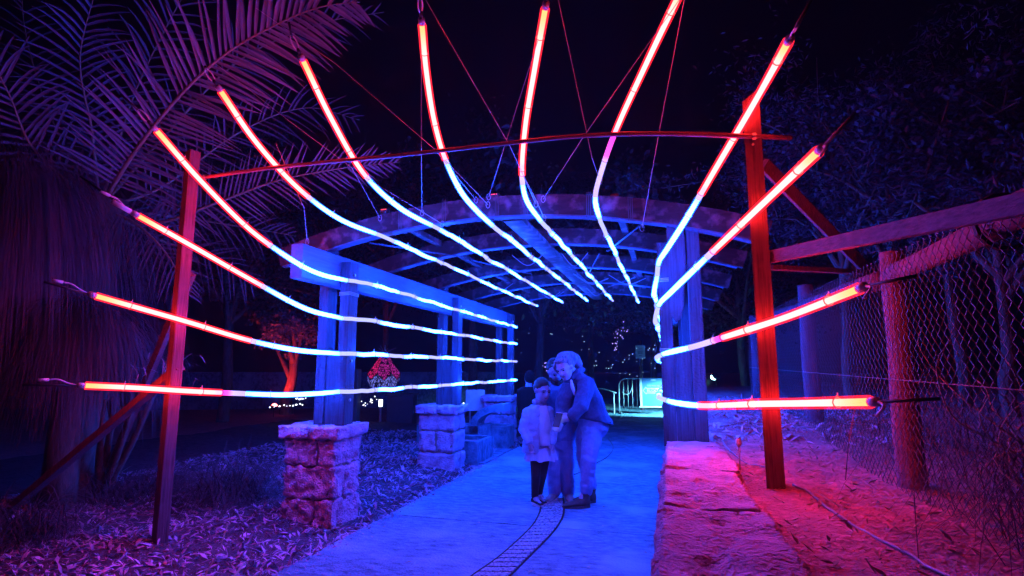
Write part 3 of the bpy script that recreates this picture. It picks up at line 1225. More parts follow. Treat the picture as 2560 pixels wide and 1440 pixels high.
# the mesh itself: zigzag wires twisted into each other
mb = MB()
dia = .058
s = -2.55
k = 0
S1 = sfar + 2.4
while s < S1:
    z0 = raised_h(*fpt(s, 0).xy) - .02
    near = s < .6
    nseg = int((RAILZ + .055 - z0) / (dia / 2))
    pts = []
    for q in range(nseg + 1):
        z = RAILZ + .055 - q * dia / 2
        side_ = 1 if (q + k) % 2 == 0 else -1
        ph = side_ * .5
        c = fpt(s + dia * .5 * (.5 + ph) * 1.06, z)
        pts.append(c - side_n * .012 + side_n * .006 * nz((s, z, 0), 2, 1))
    r = .002
    n = 3
    mb.tube(pts, r, n, cap=False)
    # twisted barb on top
    t = pts[0]
    mb.tube([t, t + V(dirf.x * .012, dirf.y * .012, .022), t + V(-dirf.x * .012, -dirf.y * .012, .012)], r, n, cap=False)
    s += dia / 2
    k += 1
tag(mb.build('chain_link_mesh', M['fencewire'], fence), kind='stuff')
for z in (1.30,):
    MB().tube([fpt(-2.5, z) - side_n * .016, fpt(S1, z + .1) - side_n * .016], .0022, 4).build('line_wire', M['galv'], fence)

# ------------------------------------------------------------------ cables and a marker stake
def ground_cable(name, label, px, zf, r, mat):
    P = []
    for x, y in px:
        p = at_z(x, y, zf if not callable(zf) else .74)
        if callable(zf):
            for _ in range(4):
                p = at_z(x, y, zf(p.x, p.y) + r)
        P.append(p)
    Q = crom(P, 40)
    if callable(zf):
        Q = [V(q.x, q.y, zf(q.x, q.y) + r * 1.2) for q in Q]
    o = MB().tube(Q, r, 8).build(name, mat, smooth=True, loc=Q[0])
    return tag(o, label, 'cable')


ground_cable('ground_cable', 'thick cable snaking over the red lit ground by the fence', [(1983, 1212), (2030, 1238), (2090, 1285), (2180, 1338), (2290, 1395), (2370, 1440), (2480, 1500)], raised_h, .0065, M['cable'])
ground_cable('ground_cable', 'thin cable curving over the raised bed behind the stone wall', [(1800, 1110), (1830, 1135), (1870, 1160), (1925, 1175)], raised_h, .005, M['cable'])
ground_cable('ground_cable', 'thin dark cable looping over the path behind the woman', [(1520, 1095), (1533, 1118), (1520, 1140), (1490, 1158), (1450, 1180), (1400, 1200)], .011, .006, M['black'])
sk = at_z(1850, 1172, raised_h(.45, 3.9))
st = thing('marker_stake', (sk.x, sk.y, raised_h(sk.x, sk.y)), 'short stake with a small round head beside the stone wall', 'stake')
MB().tube([(sk.x, sk.y, raised_h(sk.x, sk.y) - .03), (sk.x, sk.y, raised_h(sk.x, sk.y) + .15)], .005, 6).build('stem', M['pinkplastic'], st)
MB().tube([(sk.x, sk.y, raised_h(sk.x, sk.y) + .14), (sk.x, sk.y, raised_h(sk.x, sk.y) + .16), (sk.x, sk.y, raised_h(sk.x, sk.y) + .19)], [.008, .02, .014], 8).build('head', M['pinkplastic'], st)
# ------------------------------------------------------------------ palm
def blade(mb, a, d, up, L, w, droop, seg=3, fold=.25, twist=0.0):
    """a folded leaflet from a along d, drooping"""
    d = d.normalized()
    s = d.cross(up)
    s = s.normalized() if s.length > 1e-6 else d.orthogonal().normalized()
    u = s.cross(d)
    rings = []
    for i in range(seg + 1):
        t = i / seg
        c = a + d * (L * t) + V(0, 0, -droop * L * t * t) + s * (twist * L * t * t)
        ww = w * (1 - t) ** .55 * (.55 + .45 * min(1, t * 5)) if i < seg else .0004
        rings.append((c - s * ww + u * ww * fold, c, c + s * ww + u * ww * fold))
    n0 = len(mb.v)
    vs_ = [p for r in rings for p in r]
    fs = []
    for i in range(seg):
        for k in range(2):
            fs.append((i * 3 + k, i * 3 + k + 1, (i + 1) * 3 + k + 1, (i + 1) * 3 + k))
    mb.add(vs_, fs)


def frond(parent, pts, nleaf, L, w, seed, single, lm='palm', r0=.022, start=.12, spread=.9, hang=.25, upn=None, tipf=.35):
    g = random.Random(seed)
    P = crom(pts, 60)
    MB_r = MB().tube(P, [r0 * (1 - .85 * i / 59) for i in range(60)], 6)
    fr = MB_r.build('frond', M['rachis'], parent, True)
    joined = MB()
    for i in range(nleaf):
        t = start + (1 - start) * (i // 2 + g.random() * .3) / (nleaf / 2)
        t = min(t, .995)
        q = min(58, int(t * 59))
        tan = (P[q + 1] - P[max(0, q - 1)]).normalized()
        up = upn if isinstance(upn, Vector) else ((CAM - P[q]).normalized() * .9 + V(.1, 0, .25)).normalized()
        s = tan.cross(up)
        s = s.normalized()
        n_ = s.cross(tan)
        sg = 1 if i % 2 else -1
        k = math.sin(math.pi * min(1, .18 + t * .86)) ** .6
        fw = tipf + .75 * t
        d = s * sg * spread + tan * fw + n_ * (.22 + g.gauss(0, .07)) + V(g.gauss(0, .05), g.gauss(0, .05), g.gauss(0, .05))
        ln = L * (.35 + .75 * k) * g.uniform(.88, 1.08)
        ww = w * g.uniform(.8, 1.15)
        mb = MB() if single else joined
        blade(mb, P[q], d, n_, ln, ww, hang * g.uniform(.5, 1.5), seg=4, twist=g.gauss(0, .06))
        if single:
            mb.build('leaflet', M[lm], fr)
    if not single:
        joined.build('leaflets', M[lm], fr)
    return fr


crown = at_t(250, 520, 6.1)
palm = thing('palm_tree', (crown.x, crown.y, 0), 'date palm at the left with fronds arching over the light strips', 'palm tree')
tp = [V(crown.x, crown.y, -.1), V(crown.x + .05, crown.y, 1.0), V(crown.x - .03, crown.y, 2.1), V(crown.x, crown.y, crown.z + .1)]
MB().tube(crom(tp, 16), [.24 + .03 * math.sin(i * 2.2) for i in range(16)], 12).build('trunk', M['bark'], palm, True)
camdir = V(-_sy, _cy, 0)
# the great frond sweeping up to the right
frond(palm, [crown, at_t(330, 390, 5.6), at_t(440, 250, 5.2), at_t(560, 138, 4.95), at_t(690, 62, 4.8), at_t(800, 18, 4.7), at_t(900, 5, 4.7)], 100, .76, .024, 21, True, r0=.026,
      hang=.12, spread=.9)
# lower frond pointing right under the strips
frond(palm, [crown, at_t(380, 560, 6.3), at_t(560, 500, 6.2), at_t(700, 450, 6.1), at_t(860, 420, 6.0), at_t(1000, 405, 5.9)], 92, .50, .015, 22, True, r0=.022,
      hang=.08, spread=.75)
others = [
    ([crown, at_t(230, 330, 6.0), at_t(200, 150, 5.8), at_t(240, -30, 5.6)], 70, .72, .017, 23, .9),
    ([crown, at_t(90, 380, 5.6), at_t(20, 230, 5.3), at_t(-60, 80, 5.0)], 64, .75, .017, 24, .9),
    ([crown, at_t(400, 470, 6.6), at_t(600, 330, 6.9), at_t(760, 270, 7.0), at_t(900, 300, 7.0)], 84, .6, .014, 25, .8),
    ([crown, at_t(420, 330, 6.8), at_t(600, 150, 7.0), at_t(800, 60, 7.1), at_t(960, 30, 7.2)], 84, .65, .014, 26, .8),
    ([crown, at_t(400, 600, 6.7), at_t(520, 640, 6.8), at_t(640, 720, 6.9)], 60, .5, .012, 27, .9),
    ([crown, at_t(330, 250, 6.7), at_t(420, 60, 6.9), at_t(520, -120, 7.0)], 76, .7, .017, 28, .9),
    ([crown, at_t(420, 540, 6.9), at_t(560, 560, 7.1), at_t(740, 590, 7.3)], 66, .5, .012, 29, .9),
    ([crown, at_t(130, 300, 6.8), at_t(60, 60, 7.2), at_t(60, -150, 7.4)], 66, .8, .017, 30, .9),
    ([crown, at_t(340, 560, 6.0), at_t(420, 640, 5.9), at_t(470, 740, 5.9)], 56, .45, .012, 31, .9),
    ([crown, at_t(160, 420, 6.6), at_t(60, 420, 6.8), at_t(-80, 480, 7.0)], 60, .6, .014, 32, .9),
]
for pts, n, L_, w, sd, spv in others:
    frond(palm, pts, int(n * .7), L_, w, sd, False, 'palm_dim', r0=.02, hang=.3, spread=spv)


# ------------------------------------------------------------------ grass trees and tussocks
def strands(c, n, L, spread, droop, w, seed, zmin=None, up=.8, aim=None, seg=5, jit=.08):
    g = random.Random(seed)
    mb = MB()
    for _ in range(n):
        a = g.random() * math.tau
        e = g.uniform(-.3, 1.0) * up + g.gauss(0, .1)
        d = V(math.cos(a), math.sin(a), e).normalized()
        if aim is not None and g.random() < .35:
            d = (d + aim * g.random()).normalized()
        ln = L * g.uniform(.6, 1.1)
        p = Vector(c) + V(g.gauss(0, jit), g.gauss(0, jit), g.gauss(0, jit * .6))
        s = V(-math.sin(a), math.cos(a), 0)
        pts = []
        v = d.copy()
        stp = ln / seg
        for i in range(seg + 1):
            pts.append(p.copy())
            p = p + v * stp
            v = (v + V(0, 0, -droop * (.6 + .8 * g.random()) / seg * 2.2)).normalized()
            if zmin is not None and p.z < zmin:
                p.z = zmin + .01
        n0 = len(mb.v)
        for i, q in enumerate(pts):
            ww = w * (1 - .75 * i / seg)
            mb.v.append(tuple(q - s * ww))
            mb.v.append(tuple(q + s * ww))
        for i in range(seg):
            mb.f.append((n0 + 2 * i, n0 + 2 * i + 1, n0 + 2 * i + 3, n0 + 2 * i + 2))
    return mb


gc = at_t(-10, 430, 5.9)
gt = thing('grass_tree', (gc.x, gc.y, 0), 'big grass tree with a hanging skirt of fine leaves at the left edge', 'grass tree')
MB().tube([V(gc.x, gc.y, -.1), V(gc.x + .03, gc.y, 1.2), V(gc.x, gc.y, gc.z)], [.17, .15, .16], 12).build('trunk', M['bark'], gt, True)
tag(strands(gc, 7000, 2.9, 1, 1.7, .0035, 41, zmin=.25, up=.5, seg=8, jit=.10).build('leaf_skirt', M['grassleaf'], gt), kind='stuff')
gc2 = at_t(195, 800, 5.5)
gt2 = thing('grass_tree', (gc2.x, gc2.y, 0), 'low shaggy grass tree beside the left post, purple lit', 'grass tree')
MB().tube([V(gc2.x, gc2.y, -.1), V(gc2.x, gc2.y, gc2.z)], [.15, .13], 10).build('trunk', M['bark'], gt2, True)
tag(strands(gc2, 4600, 1.35, 1, 1.45, .003, 42, zmin=.05, up=.5, seg=7, jit=.12).build('leaf_skirt', M['grassleaf'], gt2), kind='stuff')
tus = [(590, 1120, 5.7, .85, 1500, 'rounded grass tussock between the left post and the near pillar'),
       (420, 1150, 6.1, .55, 800, 'small grass tussock close behind the left post'),
       (90, 1190, 4.4, .65, 900, 'wispy dry tussock at the far left under the grass tree'),
       (300, 1140, 5.6, .5, 700, 'dry tussock between the two left braces')]
for i, (x, y, t, L_, n, lb) in enumerate(tus):
    c = at_t(x, y, t)
    c.z = max(.02, mulch_h(c.x, c.y))
    o = thing('grass_tussock', c, lb, 'grass', 'grass tussocks in the left bed')
    tag(strands(c, n, L_ * 1.3, 1, 1.0, .003, 50 + i, zmin=.0, up=1.9, seg=6, jit=.14).build('blades', M['grassleaf'], o), kind='stuff')

# small dark shrub stems by the second brace, with a few narrow leaves
sb = at_z(248, 1252, .02)
shrub = thing('bare_shrub', sb, 'bare dark shrub with forking stems at the foot of the left braces', 'shrub')
for k, (x, y, t) in enumerate(((262, 1000, 5.15), (300, 930, 5.3), (335, 1010, 5.2), (420, 905, 5.2))):
    e = at_t(x, y, t)
    mid = sb.lerp(e, .45) + V(.03 * (k - 1), 0, .02)
    MB().tube(crom([sb - V(0, 0, .05), sb + (mid - sb) * .4, mid, e], 12), [.05 - .0034 * i for i in range(12)], 7).build('stem', M['bark'], shrub, True)
g = random.Random(9)
for k in range(60):
    x, y = g.uniform(330, 500), g.uniform(880, 950)
    if k > 40:
        x, y = g.uniform(180, 330), g.uniform(890, 1010)
    a = at_t(x, y, g.uniform(4.9, 5.4))
    mb = MB()
    blade(mb, a, V(g.gauss(0, 1), g.gauss(0, .4), g.gauss(-.3, .5)), V(0, 0, 1), g.uniform(.07, .16), .007, .3, 3)
    mb.build('narrow_leaf', M['palm'], shrub)


# ------------------------------------------------------------------ trees
def tree(name, label, base, h, rad, seed, nleaf, leaf, mat, trunk_r=.14, fork=.45, group=None, squash=.8, crown_z=None, lean=(0, 0), narrow=False):
    g = random.Random(seed)
    base = Vector(base)
    t = thing(name, base, label, 'tree' if 'tree' in name else 'shrub', group)
    tr = MB()
    top = base + V(lean[0], lean[1], h * .8)
    fk = base + V(lean[0] * .4, lean[1] * .4, h * fork)
    tr.tube(crom([base - V(0, 0, .15), base.lerp(fk, .5) + V(g.gauss(0, .05), g.gauss(0, .05), 0), fk, top], 14), [trunk_r * (1 - .055 * i) for i in range(14)], 9)
    ends = [top]
    for k in range(9):
        a = k * 2.4 + g.random()
        s0 = fk.lerp(top, g.uniform(0, .8))
        e = base + V(math.cos(a) * rad * g.uniform(.45, .95), math.sin(a) * rad * g.uniform(.45, .95), h * g.uniform(.55, 1.0))
        m_ = s0.lerp(e, .5) + V(0, 0, .1 * h * g.random())
        tr.tube(crom([s0, m_, e], 8), [trunk_r * .5 * (1 - .11 * i) for i in range(8)], 6)
        ends += [e, m_, m_.lerp(e, .5)]
        for q in range(2):
            e2 = e + V(g.gauss(0, .3), g.gauss(0, .3), g.gauss(.1, .25)) * rad
            tr.tube([m_.lerp(e, .7), e2], [trunk_r * .16, trunk_r * .05], 4)
            ends.append(e2)
    tr.build('trunk', M['bark'], t, True)
    cl = []
    for e in ends:
        for q in range(3):
            cl.append((e + V(g.gauss(0, .22), g.gauss(0, .22), g.gauss(0, .16)) * rad, g.uniform(.12, .3) * rad))
    mb = MB()
    for k in range(nleaf):
        c, r = cl[g.randrange(len(cl))]
        p = c + V(g.gauss(0, 1), g.gauss(0, 1), g.gauss(0, 1) * squash) * r * .42
        if p.z < base.z + .15:
            p.z = base.z + .15 + g.random() * .3
        d = V(g.gauss(0, 1), g.gauss(0, 1), g.gauss(-.3, .8)).normalized()
        s = d.orthogonal().normalized()
        s = (Matrix.Rotation(g.random() * 6.28, 3, d) @ s)
        l = leaf * g.uniform(.6, 1.3)
        w = l * (.12 if narrow else .3)
        u = d.cross(s) * l * .06
        mb.add([p, p + d * l * .5 + s * w + u, p + d * l, p + d * l * .5 - s * w + u], [(0, 1, 2), (0, 2, 3)])
    mb.build('crown', mat, t)
    return t


GZ = -.06
tree('forked_tree', 'slim forked tree standing behind the people at the end of the path', at_t(1352, 990, 14).xy.to_3d() + V(0, 0, GZ), 6.5, 2.6, 61, 9000, .20, M['foliage'], .13, .36, 'trees behind the pergola')
bgt = [((1180, 17), 7.5, 3.2, 62, 'dark tree behind the far left end of the pergola'),
       ((1480, 24), 8, 3.6, 63, 'tall dark tree left of the hanging notice'),
       ((1640, 22), 7, 3.2, 64, 'bushy dark tree behind the barrier'),
       ((960, 22), 8, 3.8, 65, 'broad dark tree behind the patterned lantern'),
       ((560, 15), 6.5, 3.0, 66, 'dark tree behind the palm near the left post'),
       ((1860, 17), 5.5, 2.8, 67, 'dark tree beyond the right pergola post')]
for (x, t), h, r, sd, lb in bgt:
    p = at_t(x, 990, t)
    tree('background_tree', lb, (p.x, p.y, GZ), h, r, sd, 13000, .13, M['foliage'], .17, .35, 'trees behind the pergola')
# the two trunks lit red beyond the low wall
rt = at_t(722, 940, 17.5)
tree('red_lit_tree', 'leafy tree with twin trunks glowing red beyond the low wall', (rt.x, rt.y, GZ), 3.3, .85, 68, 5200, .10, M['palm'], .22, .30, None, lean=(.3, 0))
# shrubs and trees behind the fence at the right
sh = [((2080, 380, 7.0), 1.5, 71, 'spiky dark shrub above the right timber brace', 11000, .075, True),
      ((2330, 330, 6.5), 1.6, 72, 'dark shrub over the middle of the fence', 11000, .07, True),
      ((2520, 260, 6.0), 1.5, 73, 'dark shrub at the upper right corner', 11000, .07, True),
      ((2220, 500, 6.2), 1.2, 74, 'low blue lit shrub between fence post and rail', 7000, .07, False),
      ((2470, 470, 5.2), 1.0, 75, 'twiggy shrub just above the near fence rail', 7000, .09, True)]
for (x, y, t), r, sd, lb, n, lf, nr in sh:
    c = at_t(x, y, t)
    zb = raised_h(min(9, c.x), min(14, c.y)) - .1
    tree('garden_shrub', lb, (c.x, c.y, zb), max(1.4, c.z - zb + r * .7), r, sd, n, lf, M['foliage2'], .07, .25, 'shrubs behind the fence', narrow=nr)
# weeds behind and through the wire
for i, (s_, off, n, L_, lb) in enumerate(((-.5, .45, 500, .9, 'dry weeds behind the wire right of the fence post'), (-1.1, .5, 600, 1.0, 'tall dry weeds behind the wire near the right edge'),
                                          (-1.7, .35, 500, .8, 'dry weeds crowding the wire at the lower right edge'), (.9, .5, 500, .7, 'dark weeds behind the far wire panel'))):
    p = fpt(s_, 0) + side_n * off
    p.z = raised_h(p.x, p.y)
    o = thing('weed_clump', p, lb, 'weeds', 'weeds behind the fence')
    tag(strands(p, n, L_, 1, .7, .0022, 90 + i, zmin=None, up=2.2, seg=5, jit=.22).build('stalks', M['grassleaf'], o), kind='stuff')
g = random.Random(31)
tw = thing('bare_twigs', fpt(-1.2, raised_h(1.2, 2.4)) + side_n * .3, 'bare crooked twigs tangled behind the near wire', 'twigs')
for k in range(26):
    a = fpt(g.uniform(-1.7, -.3), 0) + side_n * g.uniform(.08, .45)
    a.z = raised_h(a.x, a.y) + g.uniform(0, .35)
    pts = [a]
    d = V(g.gauss(0, .5), g.gauss(0, .6), g.uniform(.3, 1.0)).normalized()
    for q in range(5):
        d = (d + V(g.gauss(0, .35), g.gauss(0, .35), g.gauss(0, .25))).normalized()
        nx = pts[-1] + d * g.uniform(.08, .2)
        nx.z = max(nx.z, raised_h(nx.x, nx.y) + .02)
        pts.append(nx)
    MB().tube(crom(pts, 14), [.005 * (1 - .05 * i) for i in range(14)], 5).build('twig', M['drystem'], tw, True)
# ------------------------------------------------------------------ things behind the pergola
def gxy(px, py):
    return at_z(px, py, -.02)


# low garden wall far behind
a, b = at_t(330, 1000, 19), at_t(1240, 1000, 21)
zw = lambda p: 1.18
gw = thing('garden_wall', (a.x, a.y, -.06), 'long low dark wall far behind the left side of the pergola', 'wall')
MB().beam((a.x, a.y, .55), (b.x, b.y, .55), .25, 1.22).build('wall_body', M['concrete'], gw)
MB().beam((a.x, a.y, 1.20), (b.x, b.y, 1.20), .32, .07, chamfer=.01).build('coping', M['concrete'], gw)

# planter box carrying the lantern
p0 = gxy(990, 1062)
pb = thing('plinth_box', (p0.x, p0.y, -.06), 'dark square box under the patterned lantern', 'box')
dr_ = V(_cy, _sy, 0)
MB().beam(p0 + V(0, .3, -.06), p0 + V(0, .3, .70), .66, .6, up=(-_sy, _cy, 0), chamfer=.01).build('box_body', plain('dark_paint', (.05, .05, .06), .6), pb)
MB().beam(p0 + V(0, .3, .71), p0 + V(0, .3, .75), .74, .68, up=(-_sy, _cy, 0), chamfer=.008).build('box_lid', plain('dark_lid', (.07, .07, .08), .6), pb)


def pattern_mat(name, c, s, dark=.03):
    m, nt, out = mat_new(name)
    N, L = nt.nodes, nt.links
    g_ = N.new('ShaderNodeNewGeometry')
    v = N.new('ShaderNodeTexVoronoi')
    v.feature = 'DISTANCE_TO_EDGE'
    v.inputs['Scale'].default_value = 14
    mp = N.new('ShaderNodeMapping')
    mp.inputs['Scale'].default_value = (1.6, 1.6, .7)
    L.new(g_.outputs['Position'], mp.inputs['Vector'])
    L.new(mp.outputs['Vector'], v.inputs['Vector'])
    cr = N.new('ShaderNodeValToRGB')
    cr.color_ramp.elements[0].position = .10
    cr.color_ramp.elements[1].position = .16
    L.new(v.outputs['Distance'], cr.inputs['Fac'])
    ml = N.new('ShaderNodeMath')
    ml.operation = 'MULTIPLY'
    ml.inputs[1].default_value = s
    L.new(cr.outputs['Color'], ml.inputs[0])
    e = N.new('ShaderNodeEmission')
    e.inputs['Color'].default_value = (*c, 1)
    L.new(ml.outputs[0], e.inputs['Strength'])
    L.new(e.outputs[0], out.inputs['Surface'])
    m.cycles.emission_sampling = 'NONE'
    return m


lt = p0.y
lc = at_t(960, 930, proj(p0 + V(0, .3, .75))[2])
s_ = proj(lc)[2] / FPX
lan = thing('patterned_lantern', lc - V(0, 0, 45 * s_), 'big faceted lantern with a leaf pattern, pink above and white below', 'lantern')
Mtop = pattern_mat('lantern_pink', (.70, .03, .42), .75)
Mbot = pattern_mat('lantern_white', (.20, .22, .9), .9)
Mside = pattern_mat('lantern_red', (.95, .02, .22), .9)
nf = 7
ringz = [(-44, 26), (-2 - 18, 40), (45, 8)]


def rp(k, z, r, off=0.0):
    a_ = (k + off) / nf * math.tau + .3
    return lc + V(math.cos(a_) * r * s_, math.sin(a_) * r * s_, z * s_)


for k in range(nf):
    mid0, mid1 = rp(k, -4, 41), rp(k + 1, -4, 41)
    low = rp(k, -20, 41, .5)
    cen = (mid0 + mid1) / 2
    top0, top1 = rp(k, 42, 9), rp(k + 1, 42, 9)
    f = MB()
    f.add([mid0, low, mid1, top1, top0], [(0, 1, 2, 3, 4)])
    facing_left = (cen - lc).dot(dr_) < -.2 * 41 * s_
    f.build('panel', Mside if facing_left else Mtop, lan)
    bot0, bot1 = rp(k, -46, 26), rp(k + 1, -46, 26)
    f = MB()
    f.add([bot0, bot1, mid1, low, mid0], [(0, 1, 2, 3, 4)])
    f.build('panel', Mbot, lan)
    fr = MB()
    for q0, q1 in ((mid0, low), (low, mid1), (mid0, top0), (mid0, bot0), (bot0, bot1), (top0, top1)):
        fr.tube([q0, q1], .009, 5)
    fr.build('frame_rib', M['black'], lan)
MB().tube([lc + V(0, 0, 42 * s_), lc + V(0, 0, 52 * s_)], [8 * s_, 3 * s_], 8).build('top_ring', M['black'], lan)
g = random.Random(77)
for k in range(7):
    e = lc + V(g.gauss(0, 12) * s_, g.gauss(0, 8) * s_, g.uniform(58, 68) * s_)
    MB().tube([lc + V(0, 0, 48 * s_), e], .006, 4).build('spike', M['pinkplastic'], lan)
# small lit marker lamps standing each side of the box
M['warmwhite'] = emit_mat('lamp_white', (.75, .85, 1.0), 5.0)
for (px_, lb) in ((950, 'slim lit marker lamp at the left of the lantern box'), (1031, 'slim lit marker lamp at the right of the lantern box')):
    q = gxy(px_, 1058)
    t = thing('marker_lamp', q, lb, 'lamp', 'marker lamps by the lantern box')
    MB().tube([q - V(0, 0, .1), q + V(0, 0, .42)], .035, 8).build('post', M['galv'], t)
    MB().tube([q + V(0, 0, .42), q + V(0, 0, .60)], .05, 8).build('glass', M['warmwhite'], t)
    MB().tube([q + V(0, 0, .60), q + V(0, 0, .63)], [.06, .03], 8).build('cap', M['black'], t)

# fairy lights
M['bulb'] = emit_mat('fairy_bulb', (.86, .92, 1.0), 3.2)
M['bulb_v'] = emit_mat('fairy_bulb_violet', (.45, .30, 1.0), 3.0)
M['bulb_b'] = emit_mat('fairy_bulb_blue', (.45, .75, 1.0), 2.5)


def bulb_mesh(name, mat, r):
    me = MB().ball((0, 0, 0), r, None, 8, 6).mesh(name, None, True)
    me.materials.append(mat)
    mat.cycles.emission_sampling = 'NONE'
    return me


BW, BV, BB = bulb_mesh('bulb', M['bulb'], .022), bulb_mesh('bulb_violet', M['bulb_v'], .02), bulb_mesh('bulb_blue', M['bulb_b'], .02)


def fairy(label, pts, n, me, seed, jit, t, cat='fairy lights', scale=1.0, wire=True):
    g = random.Random(seed)
    P = crom([at_t(x, y, t) for x, y in pts], 40)
    o = thing('fairy_lights', P[0], label, cat, 'strings of fairy lights')
    if wire:
        MB().tube(P, .005, 4).build('flex', M['black'], o)
    for i in range(n):
        q = P[min(39, int(39 * (i + g.random() * .6) / n))] + V(g.gauss(0, jit), g.gauss(0, jit), g.gauss(0, jit))
        sc = scale * g.uniform(.4, .75)
        piece('bulb', me, o, q, scale=(sc, sc, sc))


fairy('fairy lights in a low sagging row left of the near pergola post', [(675, 1018), (700, 1015), (735, 1013), (765, 1011)], 13, BW, 1, .012, 13.2, scale=1.35)
fairy('short upper row of fairy lights close to the near pergola post', [(738, 1000), (750, 996), (766, 998)], 7, BW, 2, .015, 13.2, scale=1.2)
fairy('fairy lights looping between the near pergola post and the lantern box', [(862, 1002), (885, 1004), (910, 1012), (930, 1002), (948, 992)], 24, BW, 3, .04, 13.2, scale=1.15)
fairy('two fairy lights showing over the middle stone pillar', [(1148, 1014), (1162, 1008)], 3, BW, 4, .01, 12, scale=1.3)
fairy('fairy lights showing beside the far stone pillar', [(1212, 1010), (1250, 1013), (1304, 1012), (1312, 1010)], 4, BW, 5, .01, 12.5, scale=1.2, wire=True)
fairy('cluster of violet fairy lights hanging in the tree above the notice', [(1535, 870), (1545, 845), (1555, 832), (1545, 825), (1560, 835)], 24, BV, 6, .12, 19, scale=1.2, wire=False)
fairy('violet fairy lights hanging by the forked tree trunk', [(1342, 905), (1344, 930), (1362, 905), (1368, 930)], 16, BV, 7, .07, 16, scale=1.2, wire=False)
fairy('scattered blue fairy lights in the foliage around the notice', [(1460, 870), (1500, 905), (1540, 925), (1580, 900), (1620, 890), (1640, 860), (1625, 920)], 40, BB, 8, .33, 18, scale=.85, wire=False)
fairy('scattered blue fairy lights in the dark between far pillar and tree', [(1300, 850), (1325, 845), (1380, 840), (1440, 850)], 12, BB, 9, .3, 18, scale=.8, wire=False)

# notice on a tree trunk post
nt_ = at_t(1601, 880, 18.5)
no = thing('notice_board', (nt_.x, nt_.y, -.06), 'pale blue notice sheet on a tall post beyond the people', 'notice')
MB().tube([V(nt_.x, nt_.y + .06, -.2), V(nt_.x, nt_.y + .06, 2.3)], [.07, .06], 10).build('post', M['pine'], no, True)
face = V(-_sy, _cy, 0)
M['paper'] = plain('paper', (.62, .66, .72), .7)
M['ink'] = plain('ink', (.10, .12, .2), .7)
MB().beam(nt_ + V(0, -.07, -.22), nt_ + V(0, -.07, .22), .32, .012, up=face).build('sheet', M['paper'], no)
for k, (w, z) in enumerate(((.08, .10), (.17, .03), (.17, 0), (.15, -.03), (.16, -.06), (.1, -.12))):
    MB().beam(nt_ + V(0, -.08, z - .006), nt_ + V(0, -.08, z + .006), w, .004, up=face).build('text_line', M['ink'], no)

# ------------------------------------------------------------------ crowd barrier with a sign
M['barrier'] = plain('barrier_steel', (.62, .64, .66), .35, .3)
bl = at_z(1549, 1034, 0)
br_ = V(bl.x + 2.45, bl.y + .25, 0)
ax = (br_ - bl).normalized()
bar = thing('crowd_barrier', bl, 'steel crowd barrier lit by a floodlight, carrying the arrow sign', 'barrier')
H = 1.06


def bp(u, z, o=0.0):
    return bl + ax * u + V(0, 0, z) + V(-ax.y, ax.x, 0) * o


r_ = .019
Lb = 2.3
fr = [bp(0, .0), bp(0, .84)] + [bp(.22 - .22 * math.cos(k * math.pi / 12), .84 + .22 * math.sin(k * math.pi / 12)) for k in range(1, 7)] + [bp(Lb - .22, H)] + \
     [bp(Lb - .22 + .22 * math.sin(k * math.pi / 12), H - .22 + .22 * math.cos(k * math.pi / 12)) for k in range(1, 7)] + [bp(Lb, 0)]
MB().tube(fr, r_, 8).build('outer_frame', M['barrier'], bar, True)
MB().tube([bp(.02, .20), bp(Lb - .02, .20)], .016, 8).build('bottom_rail', M['barrier'], bar, True)
for k in range(1, 17):
    u = k * Lb / 17
    MB().tube([bp(u, .20), bp(u, H - .004 if .2 < u < Lb - .2 else H - .05)], .010, 6).build('bar', M['barrier'], bar, True)
for u in (.06, Lb - .06):
    MB().beam(bp(u, .03, -.25), bp(u, .03, .25), .03, .03).build('foot', M['barrier'], bar)
MB().tube(crom([bp(.08, .66), bp(.2, .58), bp(.32, .62), bp(.42, .86)], 14), .012, 6).build('cable_loop', M['barrier'], bar, True)
# the sign hung on it
sg = thing('arrow_sign', bp(.62, .2, -.05), 'blue panel sign with a left pointing arrow hung on the crowd barrier', 'sign')
u0, u1, z0, z1 = .70, 1.36, .25, 1.08
M['signblue'] = plain('sign_blue', (.10, .24, .52), .5)
M['signwhite'] = plain('sign_white', (.82, .84, .86), .5)
MB().beam(bp((u0 + u1) / 2, z0, -.045), bp((u0 + u1) / 2, z1, -.045), u1 - u0, .02, up=(-ax.y, ax.x, 0)).build('panel', M['signblue'], sg)
MB().beam(bp(u0 - .04, z0 - .02, -.045), bp(u0 - .04, z1, -.045), .07, .035, up=(-ax.y, ax.x, 0)).build('side_post', M['signwhite'], sg)
MB().beam(bp(u0 - .1, z0 - .03, -.047), bp(u1 + .05, z0 - .03, -.047), .03, .04, up=(0, 0, 1)).build('bottom_trim', M['signwhite'], sg)


def stroke(P, w=.018):
    for i in range(len(P) - 1):
        a_, b_ = Vector(P[i]), Vector(P[i + 1])
        d_ = (b_ - a_).normalized() * (w * .45)
        MB().beam(a_ - d_, b_ + d_, .006, w, up=(ax.x * .001, ax.y * .001, 1) if abs((b_ - a_).normalized().z) < .9 else (ax.x, ax.y, 0)).build('arrow_line', M['signwhite'], sg)


o_ = -.058
stroke([bp(u0 + .02, .70, o_), bp(u0 + .11, .80, o_), bp(u0 + .12, .77, o_ - .001), bp(u1 - .02, .77, o_), bp(u1 - .07, .70, o_ - .001), bp(u1 - .02, .63, o_), bp(u0 + .12, .63, o_ - .001), bp(u0 + .11, .60, o_), bp(u0 + .02, .70, o_ - .001)])


